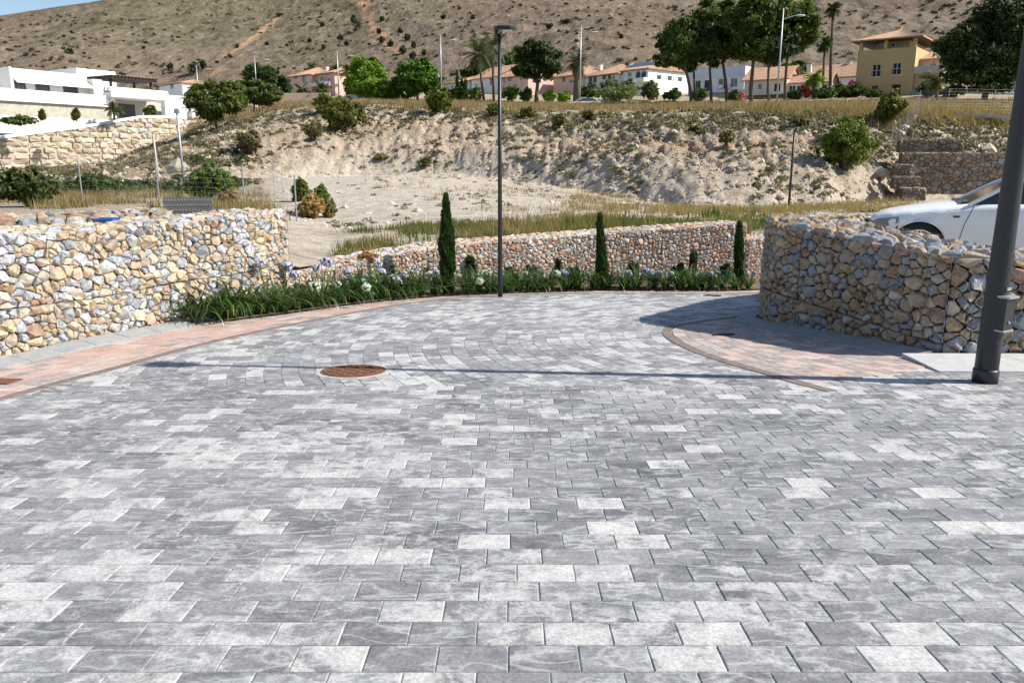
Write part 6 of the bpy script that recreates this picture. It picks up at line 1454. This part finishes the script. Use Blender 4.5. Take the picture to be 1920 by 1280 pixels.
while s < sEnd:
    p, t_ = BED.at(s); nn = np.array([-t_[1], t_[0]]); far_ = s / sEnd
    for row in (0, 1):
        o = (.16 if row == 0 else .48) + U(-.05, .06); q = p + nn * o + t_ * U(-.06, .06)
        if row == 1 and U(0, 1) < .35: continue
        if np.linalg.norm(q - G(938, 556)[:2]) < .18: continue
        z = zroad(q[1]) + .02; c = thing('agapanthus', 'flowerless strap leaved clump ' + bedzone((*q, z)), 'plant', (*q, z), GA); sc = U(.8, 1.12) * (1.05 - .30 * far_)
        lo = link_mesh('leaves', random.choice(AG), c); lo.rotation_euler = (0, 0, U(0, 6.28)); lo.scale = (sc, sc, sc); clumps.append((c, q, z))
    s += .27 + U(-.03, .05)
def head_mesh(k, c0, c1, r):
    R = np.random.default_rng(200 + k); n = 46; d = R.normal(size=(n, 3)); d /= np.linalg.norm(d, axis=1)[:, None]; d[:, 2] = d[:, 2] * .85 + .12; Vs, Fs, Cs = [], [], []
    for i in range(n):
        u = np.cross(d[i], R.normal(size=3)); u /= np.linalg.norm(u); w = np.cross(d[i], u); b = d[i] * r * .18; tip = d[i] * r * R.uniform(.85, 1.1); col = np.array(c0) * (1 - (q := R.uniform())) + np.array(c1) * q; o = len(Vs)
        fl = r * .3; Vs += [b, tip + u * fl * .3 - d[i] * fl * .6, tip + u * fl, tip + w * fl, tip - u * fl, tip - w * fl]; Cs += [np.array([.12, .17, .06])] + [col] * 5; Fs += [(o, o + 2, o + 3), (o, o + 3, o + 4), (o, o + 4, o + 5), (o, o + 5, o + 2), (o + 2, o + 3, o + 4), (o + 2, o + 4, o + 5)]
    me = raw_mesh('flower_head', np.array(Vs), Fs, np.array(Cs)); me.materials.append(M['petal']); return me
LIL = [head_mesh(k, (.50, .48, .68), (.66, .64, .8), .085) for k in range(3)]; WHI = [head_mesh(10 + k, (.68, .70, .58), (.78, .79, .72), .085) for k in range(3)]
fl = [(488, 496, 'l', 1), (537, 500, 'l', 1.2), (552, 516, 'l', .9), (396, 546, 'l', .8), (446, 556, 'l', .7), (378, 560, 'w', .6), (614, 492, 'l', 1.15), (594, 503, 'l', .9), (652, 511, 'l', .9), (645, 528, 'l', .8), (708, 497, 'l', .85), (716, 511, 'l', .9), (742, 525, 'l', .9), (758, 516, 'l', .8), (818, 511, 'l', .75), (592, 537, 'w', .95), (590, 552, 'w', 1.15), (634, 553, 'w', .85), (688, 564, 'w', .85), (738, 547, 'w', 1.15), (900, 549, 'w', .8), (908, 520, 'w', 1.1), (918, 530, 'w', .8), (578, 528, 'w', .7), (680, 530, 'w', .8), (860, 528, 'w', .7), (1044, 531, 'w', .9), (1016, 530, 'w', .6), (1060, 526, 'l', .7), (1178, 522, 'l', .8), (1212, 508, 'l', .8), (1222, 515, 'l', .8), (1236, 518, 'l', .75), (1258, 526, 'l', .6), (1332, 524, 'l', .6), (1345, 527, 'l', .6), (1160, 512, 'l', .6), (1055, 510, 'l', .6), (985, 528, 'w', .6), (1414, 520, 'l', .6)]
used = set()
for (x, y, k, sc) in fl:
    best = min(range(len(clumps)), key=lambda j: abs(project((*clumps[j][1], clumps[j][2]))[0] - x) + (6 if j in used else 0) + 25 * max(0, y - project((*clumps[j][1], clumps[j][2] + .1))[1])); used.add(best); c, q, z = clumps[best]
    h = P(x, y, q[1]); h[2] = max(h[2], z + .3); h[2] = min(h[2], z + 1.05); base = np.array([*q, z])
    MB().tube([base, base * .5 + h * .5 + np.array([U(-.03, .03), 0, .03]), h], [.007, .006, .005], 6).build('flower_stalk', plain_stalk if 'plain_stalk' in globals() else globals().setdefault('plain_stalk', plain('green_stalk', (.07, .12, .03), .6)), c)
    o = link_mesh('flower_head', random.choice(LIL if k == 'l' else WHI), c, h - np.array(c.location)); o.scale = (sc, sc, sc); o.rotation_euler = (0, 0, U(0, 6))
    c['fl'] = c.get('fl', '') + k; kinds = set(c['fl']); c['label'] = 'agapanthus with ' + ('lilac and white' if len(kinds) == 2 else 'pale lilac' if 'l' in kinds else 'white') + (' flower heads ' if len(c['fl']) > 1 else ' flower head ') + bedzone((*q, z))
for c, q, z in clumps:
    if 'fl' in c: del c['fl']
# upright dark shrubs at the back of the bed
BS = 'dark upright shrubs at the back of the flower bed'
for (x, yb, w, h) in ((432, 590, 56, 62), (395, 598, 26, 30), (508, 583, 46, 40), (606, 568, 34, 54), (575, 572, 26, 34), (655, 563, 34, 42), (728, 556, 26, 40), (792, 551, 30, 38), (880, 547, 26, 40), (960, 545, 22, 26), (996, 544, 24, 26), (1052, 542, 22, 34), (1075, 542, 22, 24), (1190, 540, 24, 28), (1305, 540, 14, 44), (1272, 540, 22, 24), (1360, 540, 24, 26)):
    g = G(x, yb - 4); p = (g[0], g[1] + .25); b = np.array([*p, zroad(p[1]) + .02]); t = thing('bed_shrub', 'dark small leaved shrub at the back ' + bedzone(b), 'shrub', b, BS); W, H = w / F * p[1] / 2 * 1.1, h / F * p[1] * 1.4; m = MB(); Lb = []
    for i in range(4): c = b + np.array([U(-.6, .6) * W, U(-.4, .4) * W, H * U(.45, .75)]); Lb.append((c, (W * .5, W * .45, H * .36))); m.tube([b, c], [.012, .004], 5)
    m.build('stems', M['bark'], t); V, Fc, cc = crown_data(Lb, 900, .055, (0.018, 0.034, 0.014), (0.045, 0.07, 0.022), el=2.0, clump=14); wobj('foliage', V, Fc, M['leaf'], t, cc)

# ---------------------------------------------------------------- uncountable growth and stones
def blades(pts, per, h, spread, c0, c1, wid, lean=.5, hv=.5):
    n = len(pts) * per; B = np.repeat(pts, per, 0) + np.column_stack([rng.normal(0, spread, n), rng.normal(0, spread, n), np.zeros(n)]); hh = np.repeat(h * rng.uniform(1 - hv, 1 + hv, len(pts)), per) * rng.uniform(.55, 1.1, n)
    a = rng.uniform(0, 6.28, n); w = wid * rng.uniform(.6, 1.3, n); tip = B + np.column_stack([np.cos(a) * lean * hh, np.sin(a) * lean * hh, hh]) ; sd = np.column_stack([-np.sin(a), np.cos(a), np.zeros(n)]) * w[:, None]
    sd[:, 0] += w * .5; V = np.stack([B - sd, B + sd, tip], 1).reshape(-1, 3); k = np.repeat(rng.uniform(0, 1, len(pts)), per); return V, np.arange(3 * n).reshape(-1, 3), np.repeat(colmix(n, c0, c1, k), 3, 0)
def scatter(n, x0, x1, l0, l1, f=None, seed=0, xpow=None):
    """terrain points between two feature lines, evenly over the picture's columns"""
    x = rng.uniform(x0, x1, n); a = (x - CX) / F / CP * .985; k0 = int(l0); fr = rng.uniform(l0, l1, n); ys = np.array([np.interp(a, t[0], t[1]) for t in _TL]); i = np.clip(fr.astype(int), 0, len(_TL) - 2); t = fr - i; Y = ys[i, np.arange(n)] * (1 - t) + ys[i + 1, np.arange(n)] * t; X = a * Y
    z, _ = terr(X, Y); p = np.column_stack([X, Y, z - .03])
    if f is not None: p = p[f(p)]
    return p
def patchy(th, sc=.5, seed=3): return lambda p: fbm(p[:, 0] * sc, p[:, 1] * sc, 3, seed) > th
def stuff(name, V, Fc, cc, mat, label, cat): return tag(wobj(name, V, Fc, mat, None, cc), label, cat, None, 'stuff')
def join(parts):
    n = 0; Vs, Fs, Cs = [], [], []
    for V, Fc, cc in parts: Vs.append(V); Fs.append(Fc + n); Cs.append(cc); n += len(V)
    return np.vstack(Vs), np.vstack(Fs), np.vstack(Cs)
W1, W2 = (0.10, 0.125, 0.03), (0.24, 0.225, 0.09); D1, D2 = (0.26, 0.19, 0.09), (0.42, 0.32, 0.17); OB1, OB2 = (0.27, 0.19, 0.115), (0.40, 0.30, 0.19)
wd = [blades(scatter(2400, 640, 1440, .02, .8, patchy(-.02, .55)), 14, .2, .12, W1, W2, .010, .35), blades(scatter(260, 760, 1440, .2, .9, patchy(.08, .8)), 14, .32, .10, (0.05, 0.09, 0.02), (0.1, 0.15, 0.035), .012, .3)]
stuff('weeds', *join(wd), M['grass'], 'green weeds and grasses growing behind the far gabion wall', 'weeds')
dg = [blades(scatter(2400, 680, 1500, .0, 2.0, patchy(.08, .35, 8)), 12, .26, .14, D1, D2, .010, .6), blades(scatter(1500, 1050, 1700, .9, 2.0, patchy(-.15, .3, 12)), 12, .28, .18, D1, D2, .012, .6), blades(scatter(1700, -100, 520, .15, 1.5, patchy(-.05, .4, 15)), 14, .3, .16, D1, (0.36, 0.29, 0.15), .012, .4)]
stuff('dry_grass', *join(dg), M['grass'], 'straw coloured dry grass over the stony lot', 'dry grass')
tg = [blades(scatter(7000, 380, 1950, 3.0, 3.95, None), 9, .36, .22, OB1, OB2, .035, .35), blades(scatter(2200, 380, 1950, 2.9, 3.12, patchy(-.05, .3)), 9, .5, .25, D1, OB2, .035, .4), blades(scatter(500, 1600, 1950, 2.8, 3.3, None), 9, .5, .22, (0.3, 0.2, 0.09), D2, .03, .35)]
stuff('tall_dry_grass', *join(tg), M['grass'], 'tawny tall dry grass along the top of the bank', 'dry grass')
def scrub(pts, size, per, c0, c1, leaf, flat=.7):
    n = len(pts) * per; d = unit(n); d[:, 2] = np.abs(d[:, 2]); s = np.repeat(size * rng.uniform(.5, 1.5, len(pts)), per)[:, None]; C_ = np.repeat(pts, per, 0) + d * s * rng.uniform(.5, 1, (n, 1)) * np.array([1, 1, flat]); nn = d + unit(n) * .8; nn /= np.linalg.norm(nn, axis=1)[:, None]
    k = np.repeat(rng.uniform(0, 1, len(pts)), per); return leaf_quads(C_, nn, leaf, 1.7, colmix(n, c0, c1, k))
S1, S2 = (0.13, 0.115, 0.07), (0.27, 0.22, 0.14)
sc_ = [scrub(scatter(2200, 380, 1690, 2.05, 2.97, patchy(.05, .3, 19)), .25, 34, S1, S2, .13), scrub(scatter(900, 380, 1690, 2.68, 3.0, None), .40, 40, (0.10, 0.10, 0.05), S2, .14), scrub(scatter(1500, -150, 500, 1.7, 2.98, patchy(-.25, .25, 23)), .48, 44, (0.11, 0.10, 0.055), (0.26, 0.21, 0.13), .15), scrub(scatter(500, 545, 1690, .9, 2.1, patchy(.02, .4, 29)), .16, 30, S1, S2, .07), scrub(scatter(500, 1640, 1950, 2.4, 3.0, None), .3, 36, S1, S2, .14), scrub(scatter(260, -150, 480, 1.3, 2.3, patchy(-.1, .2, 33)), .7, 90, (0.03, 0.05, 0.018), (0.07, 0.095, 0.03), .18)]
stuff('scrub', *join(sc_), M['leaf'], 'low grey brown scrub dotted over the bank and slope', 'scrub')
# loose stones
def pebbles(pts, size, c0, c1):
    ico = np.array([(0, 0, 1), (.9, 0, .3), (.28, .85, .3), (-.72, .52, .3), (-.72, -.52, .3), (.28, -.85, .3), (.7, .5, -.4), (-.3, .85, -.4), (-.9, 0, -.4), (-.3, -.85, -.4), (.7, -.5, -.4)]); fc = [(0, 1, 2), (0, 2, 3), (0, 3, 4), (0, 4, 5), (0, 5, 1), (1, 6, 2), (2, 6, 7), (2, 7, 3), (3, 7, 8), (3, 8, 4), (4, 8, 9), (4, 9, 5), (5, 9, 10), (5, 10, 1), (1, 10, 6)]
    n = len(pts); s = (size * rng.lognormal(0, .5, n))[:, None, None]; a = rng.uniform(0, 6.28, n); V = ico[None] * rng.uniform(.7, 1.2, (n, 11, 3)) * s * rng.uniform(.6, 1.2, (n, 1, 3)); c, q = np.cos(a)[:, None], np.sin(a)[:, None]; V = np.stack([V[..., 0] * c - V[..., 1] * q, V[..., 0] * q + V[..., 1] * c, V[..., 2] * .75], -1) + pts[:, None] + np.array([0, 0, .02])
    return V.reshape(-1, 3), (np.array(fc)[None] + (np.arange(n) * 11)[:, None, None]).reshape(-1, 3), np.repeat(colmix(n, c0, c1), 11, 0)
rk = [pebbles(scatter(7500, 400, 1690, 2.0, 2.98), .085, (.34, .27, .19), (.54, .45, .34)), pebbles(scatter(3600, 545, 1650, .8, 2.1, patchy(-.1, .4, 43)), .045, (.46, .39, .30), (.60, .53, .43)), pebbles(scatter(900, -100, 480, 1.8, 2.98), .2, (.36, .3, .22), (.56, .48, .38)), pebbles(scatter(900, 1640, 1950, 2.1, 2.95), .16, (.42, .34, .24), (.6, .52, .4))]
stuff('loose_stones', *join(rk), M['stone_far'], 'pale loose stones strewn over the lot and bank', 'stones')
def rock(p, s, c):
    m = MB(); m.sphere(np.array(p) + np.array([0, 0, s * .25]), (s, s * .8, s * .6), 10, 7); V = np.array(m.v); V += rng.normal(0, s * .09, V.shape); return wobj('boulder', V, m.f, M['stone_far'], None, np.tile(np.array(c), (len(V), 1)))
bp = T(1696, 243); bo = rock(bp, .34, (.6, .56, .48)); tag(bo, 'pale boulder lying by the slack fence above the retaining wall', 'boulder')
for (lb, x, y, s) in (('flat pale boulder on the slope right of the villa gate', 480, 203, .5), ('cream boulder in the gully left of the bank', 430, 286, .45), ('grey boulder under the stone retaining wall', 268, 262, .5), ('blocky pale boulder beside the bushy young pine', 1648, 330, .55)):
    bp = T(x, y); tag(rock(bp, s, (.55, .48, .4)), lb, 'boulder')
# scrub of the mountain
mp_ = []
for _ in range(2600):
    x = U(-60, 1980); y = U(0, 172); q = TM(x, y) if random.random() < .42 else None
    if q is not None and float(fbm(np.array([q[0] / 70]), np.array([q[1] / 50]), 3, 87)[0]) > -.28: mp_.append(q)
mp_ = np.array(mp_); V, Fc, cc = scrub(mp_, .95, 16, (0.045, 0.05, 0.025), (0.10, 0.095, 0.05), .95); stuff('mountain_scrub', V, Fc, cc, M['leaf'], 'dark low bushes dotted over the mountain slope', 'scrub')
MG = 'single dark bushes on the mountain slope'
for (x, y, w, h) in ((668, 60, 17, 22), (662, 44, 10, 14), (640, 76, 14, 10), (650, 86, 9, 8), (716, 82, 13, 12), (733, 88, 12, 11), (757, 102, 13, 15), (762, 77, 16, 12), (776, 92, 11, 13), (773, 110, 13, 12), (795, 104, 9, 9), (750, 62, 11, 8), (710, 64, 9, 10), (718, 40, 9, 8), (606, 51, 9, 8), (606, 93, 8, 9), (500, 85, 7, 6), (522, 31, 10, 6), (1030, 55, 11, 8), (1165, 72, 7, 7), (832, 36, 9, 8), (888, 36, 8, 7), (134, 102, 9, 9), (321, 130, 14, 11), (270, 92, 6, 5), (445, 90, 6, 6), (1060, 44, 16, 7), (580, 80, 7, 7), (366, 140, 22, 24), (382, 132, 14, 18)):
    q = TM(x, y)
    if q is None: continue
    W = w / F * q[1] / 2; H = h / F * q[1]; t = thing('mountain_bush', 'single dark bush ' + ('beside the orange gully on the mountain' if 636 < x < 800 else 'above the small orange patch behind the white outbuilding' if 360 < x < 390 else 'on the slope left of the diagonal orange scar' if x < 460 else 'between the diagonal scar and the orange gully' if x < 636 else 'on the open slope right of the orange gully'), 'bush', q, MG); MB().tube([q + np.array([0, 0, -.3]), q + np.array([0, 0, H * .6])], .15, 5).build('stem', M['bark'], t)
    V, Fc, cc = crown_data([(q + np.array([U(-.3, .3) * W, 0, H * .5]), (W * .8, W * .7, H * .5)), (q + np.array([U(-.5, .5) * W, 0, H * .4]), (W * .7, W * .6, H * .4))], 440, 0.56, (0.025, 0.035, 0.018), (0.06, 0.07, 0.03)); wobj('foliage', V, Fc, M['leaf'], t, cc)
